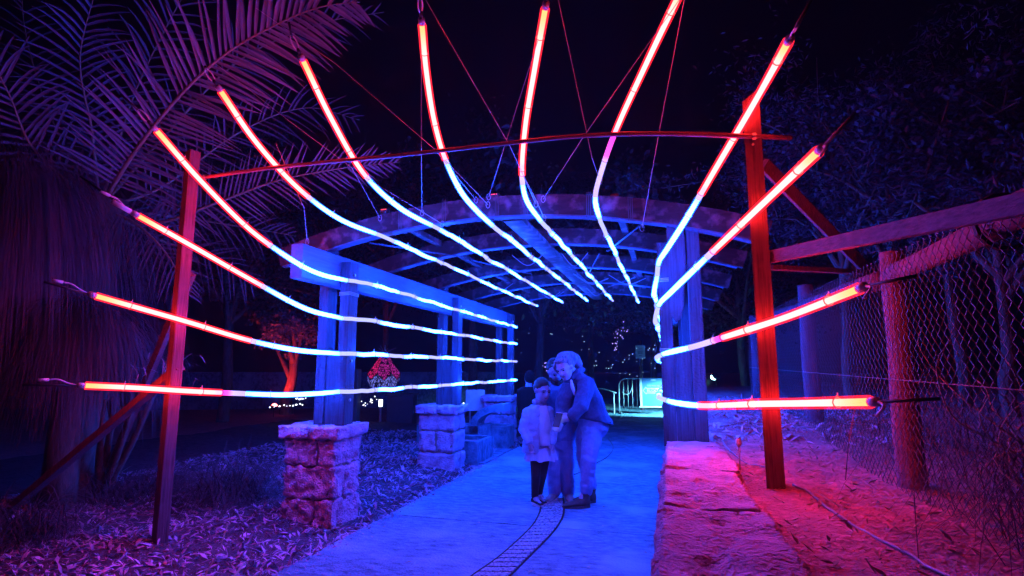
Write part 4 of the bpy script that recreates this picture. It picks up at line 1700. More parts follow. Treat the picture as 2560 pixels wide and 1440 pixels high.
def lettering(txt, c, size, parent, mat, name='lettering'):
    cu = bpy.data.curves.new('t', 'FONT')
    cu.body = txt
    cu.size = size
    cu.align_x = 'CENTER'
    cu.align_y = 'CENTER'
    cu.extrude = .002
    to = bpy.data.objects.new('t', cu)
    COL.objects.link(to)
    dg = bpy.context.evaluated_depsgraph_get()
    me = bpy.data.meshes.new_from_object(to.evaluated_get(dg))
    bpy.data.objects.remove(to)
    me.name = name
    me.materials.clear()
    me.materials.append(mat)
    o = piece(name, me, parent, c)
    o.rotation_euler = (R(90), 0, math.atan2(ax.y, ax.x))
    return o


lettering('BLOOM', bp((u0 + u1) / 2 + .02, .70, o_), .125, sg, M['signwhite'])
lettering('THIS WAY TO', bp((u0 + u1) / 2, .845, o_), .062, sg, M['signwhite'])
MB().beam(bp((u0 + u1) / 2 - .07, 1.02, o_), bp((u0 + u1) / 2 + .07, 1.02, o_), .006, .03, up=(0, 0, 1)).build('top_mark', M['signwhite'], sg)

# thin rope from the barrier to the left
rp_ = thing('barrier_rope', bp(-.1, .6), 'thin pale rope strung left of the crowd barrier at knee height', 'rope')
MB().tube(crom([bp(-.08, .62), at_t(1500, 971, 16.4), at_t(1420, 978, 16)], 20), .012, 6).build('rope', M['tie'], rp_)
MB().tube([bp(-.16, .0), bp(-.16, .66)], .02, 6).build('stake', M['tie'], rp_)

# ------------------------------------------------------------------ floodlights
def flood(label, pos, aim, col, power, size, lens_c, ang=90):
    t = thing('flood_light', pos, label, 'floodlight', 'floodlights on the ground')
    d = (Vector(aim) - Vector(pos)).normalized()
    pos = Vector(pos)
    hs = MB().beam(pos - d * .08, pos - d * .005, size, size * .75, chamfer=.01).build('housing', M['black'], t)
    em = emit_mat('flood_lens', lens_c, 18.0)
    em.cycles.emission_sampling = 'NONE'
    MB().beam(pos - d * .004, pos + d * .002, size * .85, size * .6).build('lens', em, hs)
    MB().ball(pos + d * .012, (size * .42, size * .42, size * .36), None, 12, 8).build('glass', em, hs, True)  # emissive ball added so the lamp's glare shows from the side
    MB().tube([pos - d * .05 - V(0, 0, size * .3), V(pos.x - d.x * .05, pos.y - d.y * .05, -.08)], .015, 6).build('stand', M['black'], t)
    l = bpy.data.lights.new('flood_beam', 'SPOT')
    l.energy = power
    l.color = col
    l.spot_size = R(ang)
    l.spot_blend = .6
    l.shadow_soft_size = .08
    lo = bpy.data.objects.new('flood_beam', l)
    lo.location = d * .12
    lo.rotation_euler = d.to_track_quat('-Z', 'Y').to_euler()
    link(lo, t)
    return t


fp = at_t(1786, 942, 15.5)
flood('bright cyan floodlight on the ground beyond the right pergola post', fp, bp(1.2, -.1), (.22, .80, 1.0), 4000, .22, (.45, .9, 1.0), 72)
fr_p = at_t(735, 990, 16.3)
flood('low red floodlight hidden behind the low wall below the red lit tree', V(rt.x + .25, rt.y - .9, .25), V(rt.x, rt.y, 2.0), (1, .03, .03), 480, .2, (1, .1, .1), 100)

# ------------------------------------------------------------------ masonry boxes by the pillars, info panel, curved bench
def slabbox(name, label, x0, x1, y0, y1, h, cat):
    o = thing(name, ((x0 + x1) / 2, (y0 + y1) / 2, 0), label, cat)
    t_ = .07
    MB().beam(((x0 + x1) / 2, y0, h / 2 - .03), ((x0 + x1) / 2, y0 + t_, h / 2 - .03), x1 - x0, h, chamfer=.006).build('front_panel', M['concrete'], o)
    MB().beam(((x0 + x1) / 2, y1 - t_, h / 2 - .03), ((x0 + x1) / 2, y1, h / 2 - .03), x1 - x0, h, chamfer=.006).build('back_panel', M['concrete'], o)
    for x in (x0 + t_ / 2, x1 - t_ / 2):
        MB().beam((x, y0 + t_ + .002, h / 2 - .032), (x, y1 - t_ - .002, h / 2 - .032), t_, h, chamfer=.006).build('side_panel', M['concrete'], o)
    MB().box(((x0 + x1) / 2, (y0 + y1) / 2, h - .12), (x1 - x0 - 2 * t_ - .004, y1 - y0 - 2 * t_ - .004, .05)).build('soil_fill', M['soil'], o)
    return o


slabbox('concrete_planter', 'open concrete box against the middle stone pillar', -3.35, -2.74, 7.80, 8.55, .36, 'planter')
slabbox('concrete_planter', 'long concrete box in front of the far stone pillar', -4.5, -2.80, 9.45, 9.98, .40, 'planter')
# curved bench arm behind the middle pillar
cb = at_t(1210, 1040, 9.6)
cbn = thing('curved_bench', (cb.x, cb.y, 0), 'pale curved bench slab between the middle and far pillars', 'bench')
prof = []
for k in range(13):
    a_ = math.pi * (.5 + .5 * k / 12)
    prof.append((math.cos(a_) * .62 + .42, .42 + math.sin(a_) * .36))
inner = []
for k in range(13):
    a_ = math.pi * (1 - .5 * k / 12)
    inner.append((math.cos(a_) * .50 + .42, .42 + math.sin(a_) * .24))
pf = prof + inner
n = len(pf)
mb = MB()
mb.add([(cb.x + x, cb.y - .15, z) for x, z in pf] + [(cb.x + x, cb.y + .25, z) for x, z in pf],
       [(i, i + 1, n - 2 - i, n - 1 - i) for i in range(12)] + [(n + i + 1, n + i, 2 * n - 1 - i, 2 * n - 2 - i) for i in range(12)] +
       [(i, n + i, n + (i + 1) % n, (i + 1) % n) for i in range(n)])
mb.build('curved_slab', M['concrete'], cbn)
MB().box((cb.x + .0, cb.y + .05, .2), (.16, .3, .46)).build('leg', M['concrete'], cbn)
ip = at_t(1188, 1000, 10.5)
inf = thing('info_panel', (ip.x, ip.y, 0), 'plain pale info panel standing behind the middle stone pillar', 'panel')
MB().beam(ip - V(0, 0, .2), ip + V(0, 0, .19), .36, .03, up=face, chamfer=.004).build('panel_face', M['paper'], inf)
for s__ in (-.12, .12):
    MB().tube([V(ip.x + s__, ip.y + .04, -.05), V(ip.x + s__, ip.y + .04, ip.z + .1)], .018, 6).build('leg', M['galv'], inf)
# utility box with a green label behind the near post
ub = at_t(876, 930, 12.5)
ubx = thing('utility_box', (ub.x, ub.y, -.05), 'dark utility box with a pale label behind the near pergola post', 'box')
MB().beam((ub.x, ub.y, -.05), (ub.x, ub.y, 1.36), .42, .3, up=face, chamfer=.01).build('cabinet', plain('cabinet_paint', (.10, .12, .11), .5), ubx)
MB().beam(V(ub.x, ub.y - .16, 1.08), V(ub.x, ub.y - .16, 1.2), .26, .01, up=face).build('label_plate', M['paper'], ubx)
# ------------------------------------------------------------------ people
def remesh(mb, name, voxel, smooth=5, wrinkle=0.0, wfreq=14.0, wstretch=(1, 1, 1), seed=0):
    me = mb.mesh(name)
    o = bpy.data.objects.new(name, me)
    COL.objects.link(o)
    rm = o.modifiers.new('r', 'REMESH')
    rm.mode = 'VOXEL'
    rm.voxel_size = voxel
    sm = o.modifiers.new('s', 'SMOOTH')
    sm.factor = .5
    sm.iterations = smooth
    dg = bpy.context.evaluated_depsgraph_get()
    out = bpy.data.meshes.new_from_object(o.evaluated_get(dg))
    bpy.data.objects.remove(o)
    out.name = name
    if wrinkle > 0:
        co = [v.co.copy() for v in out.vertices]
        no = [v.normal.copy() for v in out.vertices]
        for i, v in enumerate(out.vertices):
            c = co[i]
            q = (c.x * wstretch[0], c.y * wstretch[1], c.z * wstretch[2])
            d = 1 - abs(fbm(q, wfreq, seed, 2)) * 2
            v.co = c + no[i] * (wrinkle * d)
    out.polygons.foreach_set('use_smooth', [True] * len(out.polygons))
    return out


M['skin'] = rough_mat('skin', (.42, .48, .66), (.52, .56, .76), 30, .05, .5, spec=.3)
M['skin2'] = rough_mat('skin_tan', (.30, .34, .50), (.38, .42, .58), 30, .05, .5, spec=.3)
M['hair_fair'] = rough_mat('hair_fair', (.07, .08, .13), (.30, .33, .46), 60, .6, .5, stretch=(1, 1, .25), dist=.006)
M['hair_dark'] = rough_mat('hair_dark', (.012, .01, .01), (.04, .032, .03), 60, .6, .45, stretch=(1, 1, .25), dist=.006)
M['fleece'] = rough_mat('fleece', (.30, .52, .86), (.40, .66, .98), 70, .5, .95, dist=.004)
M['navy'] = rough_mat('navy_jacket', (.04, .08, .18), (.07, .13, .27), 40, .3, .85, dist=.004)
M['shirt'] = rough_mat('white_shirt', (.55, .72, .95), (.66, .82, 1.0), 20, .2, .85)
M['denim'] = rough_mat('pale_denim', (.20, .38, .74), (.30, .50, .90), 26, .3, .9, stretch=(1, 1, .5), dist=.004)
M['softjacket'] = rough_mat('soft_jacket', (.15, .30, .62), (.22, .40, .76), 24, .2, .8)
M['leggings'] = plain('black_leggings', (.018, .018, .022), .8)
M['blackcoat'] = plain('black_coat', (.008, .008, .009), .9, spec=.1)
M['tulle'] = rough_mat('tulle', (.4, .6, .9), (.55, .75, 1.0), 30, .4, .8, stretch=(3, 3, .3))
M['boot'] = rough_mat('boot_leather', (.07, .06, .055), (.13, .11, .10), 20, .3, .6)
M['sneaker'] = rough_mat('sneaker', (.20, .20, .22), (.32, .32, .34), 20, .3, .7)
M['sole'] = plain('sole', (.70, .70, .70), .7)
M['eye'] = plain('eye_dark', (.03, .025, .02), .2)
M['lip'] = plain('lip', (.34, .16, .14), .5)
M['phone'] = plain('phone_black', (.03, .03, .035), .25)
M['screen'] = emit_mat('phone_screen', (.55, .65, 1.0), 1.6)


class Fig:
    def __init__(self, px, py):
        self.B = at_z(px, py, .006)
        d = V(self.B.x, self.B.y, 0).normalized()
        self.w = -d                      # toward the camera
        self.u = V(d.y, -d.x, 0)         # to the right in the picture

    def p(self, px, py, dv=0.0):
        """where the pixel meets the upright plane dv metres nearer the camera"""
        r_ = ray(px, py)
        q = self.B + self.w * dv
        t = (q - CAM).dot(self.w) / r_.dot(self.w)
        return CAM + r_ * t

    def ring(self, c, a, b, ax_=None, ay_=None, n=16, tilt=0.0):
        ax_ = ax_ or self.u
        ay_ = ay_ or self.w
        return [c + ax_ * (a * math.cos(k * math.tau / n)) + ay_ * (b * math.sin(k * math.tau / n)) for k in range(n)]

    def dirv(self, u, w, z):
        return (self.u * u + self.w * w + V(0, 0, z)).normalized()


def basis(f, up):
    f = f.normalized()
    s = f.cross(up).normalized()
    u = s.cross(f)
    return Matrix((s, f, u)).transposed()      # local x=side, y=face, z=up


def head_into(mb, c, f, up, h):
    m = basis(f, up)
    mb.ball(c + m @ V(0, -.06 * h, .10 * h), (.34 * h, .42 * h, .40 * h), m, 16, 12)
    mb.ball(c + m @ V(0, .10 * h, -.14 * h), (.28 * h, .30 * h, .36 * h), m, 14, 10)
    mb.ball(c + m @ V(0, .22 * h, -.36 * h), (.15 * h, .14 * h, .12 * h), m, 10, 8)      # chin
    mb.capsule([c + m @ V(0, .36 * h, .06 * h), c + m @ V(0, .45 * h, -.10 * h)], [.035 * h, .065 * h], 8)   # nose
    for s in (-1, 1):
        mb.ball(c + m @ V(s * .13 * h, .26 * h, -.10 * h), (.10 * h, .10 * h, .09 * h), m, 8, 6)   # cheek
        mb.ball(c + m @ V(s * .35 * h, -.04 * h, -.02 * h), (.04 * h, .09 * h, .13 * h), m, 8, 6)  # ear
        mb.capsule([c + m @ V(s * .05 * h, .355 * h, .10 * h), c + m @ V(s * .21 * h, .31 * h, .10 * h)], [.04 * h, .035 * h], 6)  # brow
    return m


def face_bits(root, c, m, h, smile=False):
    for s in (-1, 1):
        MB().ball(c + m @ V(s * .135 * h, .335 * h, .025 * h), (.05 * h, .022 * h, .026 * h), m, 8, 6).build('eye', M['eye'], root, True)
        MB().capsule([c + m @ V(s * .07 * h, .385 * h, .115 * h), c + m @ V(s * .20 * h, .345 * h, .115 * h)], [.016 * h, .012 * h], 6).build('eyebrow', M['hair_dark'], root, True)
    e = .02 * h if smile else 0
    MB().capsule([c + m @ V(-.10 * h, .345 * h, -.235 * h + e), c + m @ V(0, .385 * h, -.25 * h), c + m @ V(.10 * h, .345 * h, -.235 * h + e)], [.014 * h, .024 * h, .014 * h], 6).build('mouth', M['lip'], root, True)


def hand_into(mb, wrist, d, side_, curl_dir, size=.17, curl=.5):
    """palm + four fingers + thumb; d from wrist to fingers, side_ toward the thumb"""
    d = d.normalized()
    side_ = (side_ - d * side_.dot(d)).normalized()
    c = curl_dir.normalized()
    pl = size * .50
    mb.capsule([wrist, wrist + d * pl * .5, wrist + d * pl], [size * .15, size * .20, size * .19], 8)
    for k in range(-1, 2):
        mb.capsule([wrist + d * pl * .2 + side_ * k * size * .13, wrist + d * pl + side_ * k * size * .15], [size * .09, size * .085], 6)
    for k, fl in enumerate((.40, .46, .43, .33)):
        b0 = wrist + d * pl + side_ * (size * (.19 - .125 * k))
        k1 = b0 + (d * (1 - curl * .4) + c * curl * .5).normalized() * size * fl * .45
        k2 = k1 + (d * (1 - curl) + c * curl).normalized() * size * fl * .32
        k3 = k2 + (d * (1 - curl * 1.6) + c * curl * 1.5).normalized() * size * fl * .26
        mb.capsule([b0, k1, k2, k3], [size * .056, size * .052, size * .046, size * .038], 6)
    t0 = wrist + d * pl * .25 + side_ * size * .16
    t1 = t0 + (side_ * .7 + d * .7).normalized() * size * .20
    t2 = t1 + (d + side_ * .15 + c * curl * .4).normalized() * size * .20
    mb.capsule([t0, t1, t2], [size * .075, size * .06, size * .045], 6)


def put(me, name, mat, root):
    me.transform(Matrix.Translation(-WLOC[root.name]))
    me.materials.append(mat)
    o = bpy.data.objects.new(name, me)
    link(o, root)
    WLOC[o.name] = WLOC[root.name]
    return o


def body_root(me, label, loc, group='people on the path'):
    me.transform(Matrix.Translation(-Vector(loc)))
    o = bpy.data.objects.new('person', me)
    o.location = Vector(loc)
    link(o)
    WLOC[o.name] = Vector(loc)
    return tag(o, label, 'person', group)


def shoe(name, root, heel, toe, w, h, mat, sole_mat, ankle=None, boot=0.0, lift=0.0):
    """a shoe along heel->toe, ground level"""
    d = (toe - heel)
    L_ = d.length
    d = d.normalized()
    s = V(-d.y, d.x, 0).normalized()
    up = s.cross(d) * -1 if s.cross(d).z < 0 else s.cross(d)
    mb = MB()
    rows = [(0, .70, .85), (.12, .86, 1.0), (.32, .86, .92), (.55, .95, .66), (.78, .98, .46), (.93, .75, .36), (1.0, .40, .22)]
    rings = []
    for t, ww, hh in rows:
        c = heel + d * L_ * t
        a, b = w * .5 * ww, h * hh
        rings.append([c + s * (a * math.cos(q)) + up * (.012 + max(0, b * (.5 + .5 * math.sin(q)))) for q in [k * math.tau / 14 for k in range(14)]])
    mb.loft(rings)
    if boot > 0:
        c0 = heel + d * L_ * .20
        top = ankle if ankle is not None else c0 + up * (h + boot)
        mb.capsule([c0 + up * h * .4, c0.lerp(top, .5) + up * h * .2, top], [w * .44, w * .46, w * .52], 12)
    o = put(remesh(mb, name, .006, 3), name, mat, root)
    so = MB()
    rings = []
    for z in (0, .022):
        rings.append([heel + d * (L_ * (.5 + .53 * math.cos(q))) + s * (w * .5 * math.sin(q) * (1.0 - .15 * math.cos(q) ** 2)) + up * z for q in [k * math.tau / 20 for k in range(20)]])
    so.loft(rings)
    sob = so.build('sole', sole_mat, o)
    return o


# ---------------------------------------------------------------- the girl
F = Fig(1348, 1262)
root_loc = F.B
b = MB()
hc = F.p(1357, 977, .02)
hh = .232
f_ = F.dirv(.45, .85, -.22)
hm = head_into(b, hc, f_, F.dirv(.08, 0, 1), hh)
neck = F.p(1351, 1012, -.01)
chest = F.p(1347, 1040, -.01)
hip = F.p(1350, 1128, -.01)
b.capsule([hc + hm @ V(0, -.05, -.05), neck], [.048, .046])
b.loft([F.ring(neck + V(0, 0, -.0), .05, .045), F.ring(F.p(1347, 1026, -.01), .115, .065), F.ring(chest, .12, .08), F.ring(F.p(1348, 1090, -.01), .105, .078), F.ring(hip, .115, .085), F.ring(F.p(1350, 1142, -.01), .08, .07)])
# arms
sl, el, wl2 = F.p(1317, 1030, 0), F.p(1308, 1074, .05), F.p(1324, 1108, .13)
sr, er, wr2 = F.p(1374, 1028, 0), F.p(1385, 1072, .03), F.p(1380, 1108, .07)
for s0, e0, w0, dd, td in ((sl, el, wl2, F.dirv(.25, .15, -1), F.dirv(.9, .3, .2)), (sr, er, wr2, F.dirv(.05, .15, -1), F.dirv(-.9, .4, .1))):
    b.capsule([s0, e0, w0], [.034, .029, .022])
    hand_into(b, w0, dd, td, F.dirv(.1, 1, 0), .115, .35)
# legs
kl, al = F.p(1339, 1190, .03), F.p(1337, 1240, -.02)
kr, ar = F.p(1355, 1188, -.03), F.p(1347, 1234, -.10)
for x0, k0, a0 in ((F.p(1341, 1140, 0), kl, al), (F.p(1360, 1140, -.03), kr, ar)):
    b.capsule([x0, k0, a0], [.065, .045, .032])
for a0, dd in ((al, F.dirv(.55, .8, 0)), (ar, F.dirv(.5, .85, 0))):
    b.capsule([a0, V(a0.x, a0.y, .035) + dd * .05, V(a0.x, a0.y, .03) + dd * .10], [.03, .03, .022])
girl = body_root(remesh(b, 'person', .006), 'girl in a pale fleece jacket, tulle skirt and black leggings', root_loc)
face_bits(girl, hc, hm, hh, True)
# hair: cap pulled back to a low tail
mb = MB()
mb.ball(hc + hm @ V(0, -.045, .035), (.365 * hh, .40 * hh, .42 * hh), hm, 16, 12)
mb.ball(hc + hm @ V(0, -.028, .046), (.372 * hh, .43 * hh, .39 * hh), hm, 16, 12)
mb.capsule([hc + hm @ V(0, -.11, .0), hc + hm @ V(-.05, -.12, -.08), hc + hm @ V(-.08, -.09, -.15)], [.035, .03, .012])
put(remesh(mb, 'hair', .007, 4, .002, 40, (1, 1, .3)), 'hair', M['hair_dark'], girl)
for s in (-1, 1):
    pass
# shirt, jacket
mb = MB()
mb.loft([F.ring(F.p(1354, 1014, .01), .055, .05), F.ring(F.p(1356, 1030, .01), .085, .075), F.ring(F.p(1360, 1065, .015), .092, .088), F.ring(F.p(1364, 1104, .015), .088, .092), F.ring(F.p(1365, 1113, .015), .088, .09)])
put(remesh(mb, 'shirt', .008, 3, .004, 9), 'shirt', M['shirt'], girl)
mb = MB()
# jacket body wraps the back and the image-left side, open in front
rows = [(1345, 1012, .075, .068), (1344, 1022, .118, .085), (1343, 1045, .132, .098), (1341, 1080, .135, .104), (1341, 1118, .145, .112), (1342, 1131, .150, .116)]
rings = []
for x, y, a, bb in rows:
    c = F.p(x, y, -.01)
    out_, in_ = [], []
    a0, a1 = R(78), R(78) + R(285)
    for k in range(22):
        q = a0 + (a1 - a0) * k / 21
        out_.append(c + F.u * (a * math.cos(q)) + F.w * (bb * math.sin(q)))
        in_.append(c + F.u * ((a - .014) * math.cos(q)) + F.w * ((bb - .014) * math.sin(q)))
    rings.append(out_ + in_[::-1])
mb.loft(rings)
mb.capsule([sl + F.u * .01, el, wl2 - (wl2 - el) * .1], [.056, .050, .042], 12)
mb.capsule([sr - F.u * .01, er, wr2 - (wr2 - er) * .1], [.054, .048, .040], 12)
mb.tube([F.p(1340, 1008, .035), F.p(1334, 1004, -.02), F.p(1342, 1000, -.08), F.p(1358, 1003, -.07), F.p(1364, 1010, .0)], [.016, .020, .022, .020, .014], 8)
put(remesh(mb, 'jacket', .008, 3, .006, 8, (1, 1, 1.8), 4), 'jacket', M['fleece'], girl)
# tulle skirt
mb = MB()
n = 60
rings = []
for y, a, bb, amp in ((1118, .125, .095, .004), (1130, .15, .115, .012), (1149, .165, .13, .02)):
    c = F.p(1352, y, -.005)
    rings.append([c + (F.u * math.cos(q) * a + F.w * math.sin(q) * bb) * (1 + amp * 6 * math.sin(q * 13 + y)) + V(0, 0, .008 * math.sin(q * 7)) for q in [k * math.tau / n for k in range(n)]])
rings2 = [[p + (p - F.p(1352, 1130, -.005)).normalized() * -.006 for p in r] for r in rings]
mb.loft(rings, cap=False)
mb.loft(rings2, cap=False)
mb.build('skirt', M['tulle'], girl, True)
mb = MB()
for x0, k0, a0 in ((F.p(1341, 1138, 0), kl, al), (F.p(1360, 1138, -.03), kr, ar)):
    mb.capsule([x0, k0, a0], [.070, .049, .038], 12)
put(remesh(mb, 'leggings', .008, 3), 'leggings', M['leggings'], girl)
for a0, dd in ((al, F.dirv(.55, .8, 0)), (ar, F.dirv(.5, .85, 0))):
    hl = V(a0.x, a0.y, .004) - dd * .045
    shoe('shoe', girl, hl, hl + dd * .185, .07, .062, M['leggings'], M['sole'])

# ---------------------------------------------------------------- the man behind
F = Fig(1396, 1250)
b = MB()
hc = F.p(1389, 930, .04)
hh = .225
f_ = F.dirv(.25, .85, -.45)
hm = head_into(b, hc, f_, F.dirv(-.12, .1, 1), hh)
neck = F.p(1389, 958, -.02)
b.capsule([hc + hm @ V(0, -.06, -.06), neck], [.058, .058])
tors = [(1390, 962, .075, .07), (1393, 975, .15, .10), (1395, 1000, .175, .115), (1396, 1040, .175, .115), (1398, 1075, .165, .12), (1398, 1092, .16, .115), (1399, 1105, .12, .10)]
b.loft([F.ring(F.p(x, y, -.03), a, bb) for x, y, a, bb in tors])
sl, el, wl2 = F.p(1364, 982, -.03), F.p(1350, 1030, -.05), F.p(1370, 1070, .08)
sr, er, wr2 = F.p(1432, 975, -.06), F.p(1450, 1025, -.08), F.p(1440, 1062, .0)
for s0, e0, w0, dd, td in ((sl, el, wl2, F.dirv(.7, .4, -.5), F.dirv(0, .4, 1)), (sr, er, wr2, F.dirv(-.5, .5, -.7), F.dirv(0, .4, 1))):
    b.capsule([s0, e0, w0], [.05, .042, .030])
    hand_into(b, w0, dd, td, F.dirv(.1, .3, -1), .165, .5)
legs = ((F.p(1384, 1108, -.02), F.p(1383, 1170, .02), F.p(1386, 1236, -.02)), (F.p(1414, 1108, -.02), F.p(1417, 1170, .02), F.p(1420, 1236, -.02)))
for x0, k0, a0 in legs:
    b.capsule([x0, k0, a0], [.085, .058, .042])
man = body_root(remesh(b, 'person', .007), 'bearded man in a soft pale jacket and jeans leaning in behind the others', F.B)
face_bits(man, hc, hm, hh)
mb = MB()
mb.ball(hc + hm @ V(0, -.045, .045), (.37 * hh, .41 * hh, .42 * hh), hm, 16, 12)
mb.ball(hc + hm @ V(0, .035, .10), (.24 * hh, .17 * hh, .07 * hh), hm, 12, 8)
put(remesh(mb, 'hair', .007, 4, .003, 40), 'hair', M['hair_dark'], man)
mb = MB()
mb.capsule([hc + hm @ V(-.07, .035, -.05), hc + hm @ V(-.045, .06, -.088), hc + hm @ V(0, .078, -.10), hc + hm @ V(.045, .06, -.088), hc + hm @ V(.07, .035, -.05)], [.016, .026, .032, .026, .016])
put(remesh(mb, 'beard', .006, 3, .002, 60), 'beard', M['hair_dark'], man)
mb = MB()
mb.loft([F.ring(F.p(x, y, -.03), a + .022, bb + .022) for x, y, a, bb in [(1390, 956, .07, .065)] + tors[1:]])
mb.capsule([sl, el, wl2 - (wl2 - el) * .08], [.070, .060, .048], 12)
mb.capsule([sr, er, wr2 - (wr2 - er) * .08], [.070, .060, .048], 12)
put(remesh(mb, 'jacket', .009, 3, .007, 7, (1, 1, 1.5), 8), 'jacket', M['softjacket'], man)
mb = MB()
mb.loft([F.ring(F.p(1398, 1088, -.03), .165, .12), F.ring(F.p(1399, 1112, -.025), .17, .12), F.ring(F.p(1399, 1122, -.02), .14, .10)])
for x0, k0, a0 in legs:
    mb.capsule([x0, k0, V(a0.x, a0.y, .09)], [.098, .078, .068], 12)
put(remesh(mb, 'jeans', .009, 3, .006, 9, (1, 1, 1.6), 3), 'jeans', M['denim'], man)
for (x0, k0, a0), dd in zip(legs, (F.dirv(-.35, .9, 0), F.dirv(.15, .95, 0))):
    hl = V(a0.x, a0.y, .004) - dd * .07
    shoe('shoe', man, hl, hl + dd * .275, .10, .09, M['sneaker'], M['sole'])

# ---------------------------------------------------------------- the woman bending over the phone
F = Fig(1452, 1264)
b = MB()
hc = F.p(1412, 920, .26)
hh = .235
f_ = F.dirv(-.42, .75, -.42)
hm = head_into(b, hc, f_, F.dirv(-.35, .25, .95), hh)
neck = F.p(1436, 936, .17)
b.capsule([hc + hm @ V(0, -.05, -.04), neck], [.055, .06])
spine = [(F.p(1440, 940, .15), .09, .08), (F.p(1449, 958, .10), .17, .115), (F.p(1462, 990, .04), .185, .13), (F.p(1474, 1022, -.01), .17, .13), (F.p(1483, 1048, -.03), .175, .14), (F.p(1484, 1068, -.03), .15, .13)]
# torso bends: side axis runs across the body (toward the camera and left), depth axis along the bend
fx = F.dirv(.55, .83, 0)
fy = F.dirv(-.83, .55, .25)
b.loft([F.ring(c, a, bb, fx, fy) for c, a, bb in spine])
sl, el, wl2 = F.p(1466, 962, .24), F.p(1452, 1018, .34), F.p(1428, 1044, .36)
sr, er, wr2 = F.p(1424, 966, .0), F.p(1408, 1018, .12), F.p(1404, 1056, .26)
b.capsule([sl, el, wl2], [.052, .042, .030])
b.capsule([sr, er, wr2], [.052, .042, .030])
hand_into(b, wl2, F.dirv(-1, .05, -.15), F.dirv(0, .1, 1), F.dirv(-.3, .5, -.6), .165, .45)
hand_into(b, wr2, F.dirv(-.3, .5, -.5), F.dirv(-.7, .2, .6), F.dirv(-.6, .2, .2), .16, .5)
legn = (F.p(1482, 1075, .04), F.p(1472, 1148, .10), F.p(1466, 1224, .06))
legf = (F.p(1466, 1075, -.12), F.p(1460, 1146, -.06), F.p(1478, 1218, -.16))
for x0, k0, a0 in (legn, legf):
    b.capsule([x0, k0, a0], [.092, .060, .042])
    b.capsule([a0, V(a0.x, a0.y, .04) + F.dirv(-.9, .3, 0) * .08], [.04, .03])
woman = body_root(remesh(b, 'person', .007), 'fair haired woman in a dark jacket bending over a phone', F.B)
face_bits(woman, hc, hm, hh)
mb = MB()
mb.ball(hc + hm @ V(0, -.045, .045), (.40 * hh, .45 * hh, .45 * hh), hm, 16, 12)
mb.ball(hc + hm @ V(.0, .04, .10), (.27 * hh, .17 * hh, .08 * hh), hm, 12, 8)
mb.ball(F.p(1424, 897, .2), (.085, .085, .075), None, 12, 8)
mb.capsule([F.p(1420, 892, .2), F.p(1437, 897, .17), F.p(1448, 912, .14), F.p(1452, 922, .12)], [.06, .055, .04, .016])
mb.capsule([hc + hm @ V(.075, .03, .05), hc + hm @ V(.085, .02, -.02)], [.03, .018])
hair = put(remesh(mb, 'hair', .006, 3, .004, 34, (1, 1, .4), 2), 'hair', M['hair_fair'], woman)
mb = MB()
g = random.Random(4)
for k in range(60):     # loose strands standing off the crown
    a = hc + hm @ V(g.gauss(0, .06), g.gauss(-.05, .06), .11)
    a = a.lerp(F.p(1436, 893, .18), g.random())
    e = a + F.dirv(g.gauss(.5, .5), g.gauss(0, .4), g.uniform(.0, .7)) * g.uniform(.03, .07)
    mb.tube([a - V(0, 0, .03), a, e], [.0012, .001, .0005], 3)
mb.build('loose_hair', M['hair_fair'], woman)
mb = MB()
jac = [(F.p(1441, 934, .15), .11, .10), (F.p(1450, 956, .10), .205, .145), (F.p(1463, 990, .04), .215, .165), (F.p(1475, 1022, -.01), .205, .165), (F.p(1484, 1046, -.03), .225, .18), (F.p(1486, 1054, -.03), .228, .182)]
mb.loft([F.ring(c, a, bb, fx, fy, 20) for c, a, bb in jac])
mb.capsule([sl, el, wl2 - (wl2 - el) * .10], [.085, .074, .056], 12)
mb.capsule([sr, er, wr2 - (wr2 - er) * .10], [.08, .070, .054], 12)
# open front hanging forward
mb.loft([F.ring(F.p(1424, 962, .16), .06, .10, fy, fx), F.ring(F.p(1412, 1000, .16), .075, .12, fy, fx), F.ring(F.p(1408, 1040, .14), .065, .12, fy, fx), F.ring(F.p(1410, 1052, .13), .05, .10, fy, fx)])
mb.tube([F.p(1428, 946, .26), F.p(1444, 930, .24), F.p(1456, 926, .10), F.p(1440, 936, .02)], [.02, .03, .03, .02], 8)
put(remesh(mb, 'jacket', .009, 3, .008, 6, (1, 1, 1.2), 12), 'jacket', M['navy'], woman)
mb = MB()
mb.capsule([F.p(1428, 952, .315), F.p(1431, 968, .315), F.p(1437, 986, .30)], [.012, .018, .012], 10)
mb.build('shirt', M['shirt'], woman, True)
mb = MB()
mb.loft([F.ring(F.p(1483, 1046, -.02), .18, .145, fx, fy), F.ring(F.p(1483, 1070, -.02), .18, .145, fx, fy), F.ring(F.p(1479, 1086, -.02), .14, .12, fx, fy)])
mb.capsule([legn[0], legn[1], V(legn[2].x, legn[2].y, .17)], [.112, .080, .062], 12)
mb.capsule([legf[0], legf[1], V(legf[2].x, legf[2].y, .17)], [.108, .078, .060], 12)
put(remesh(mb, 'jeans', .009, 3, .006, 9, (1, 1, 1.6), 5), 'jeans', M['denim'], woman)
hl = F.p(1474, 1258, .06)
hl.z = .004
dd = F.dirv(-.95, .22, 0)
shoe('boot', woman, hl, hl + dd * .275, .10, .10, M['boot'], M['boot'], ankle=V(legn[2].x, legn[2].y, .19), boot=.1)
hl = F.p(1489, 1252, -.16)
hl.z = .004
shoe('boot', woman, hl, hl + F.dirv(-.85, .3, 0) * .265, .10, .10, M['boot'], M['boot'], ankle=V(legf[2].x + .01, legf[2].y, .19), boot=.1)

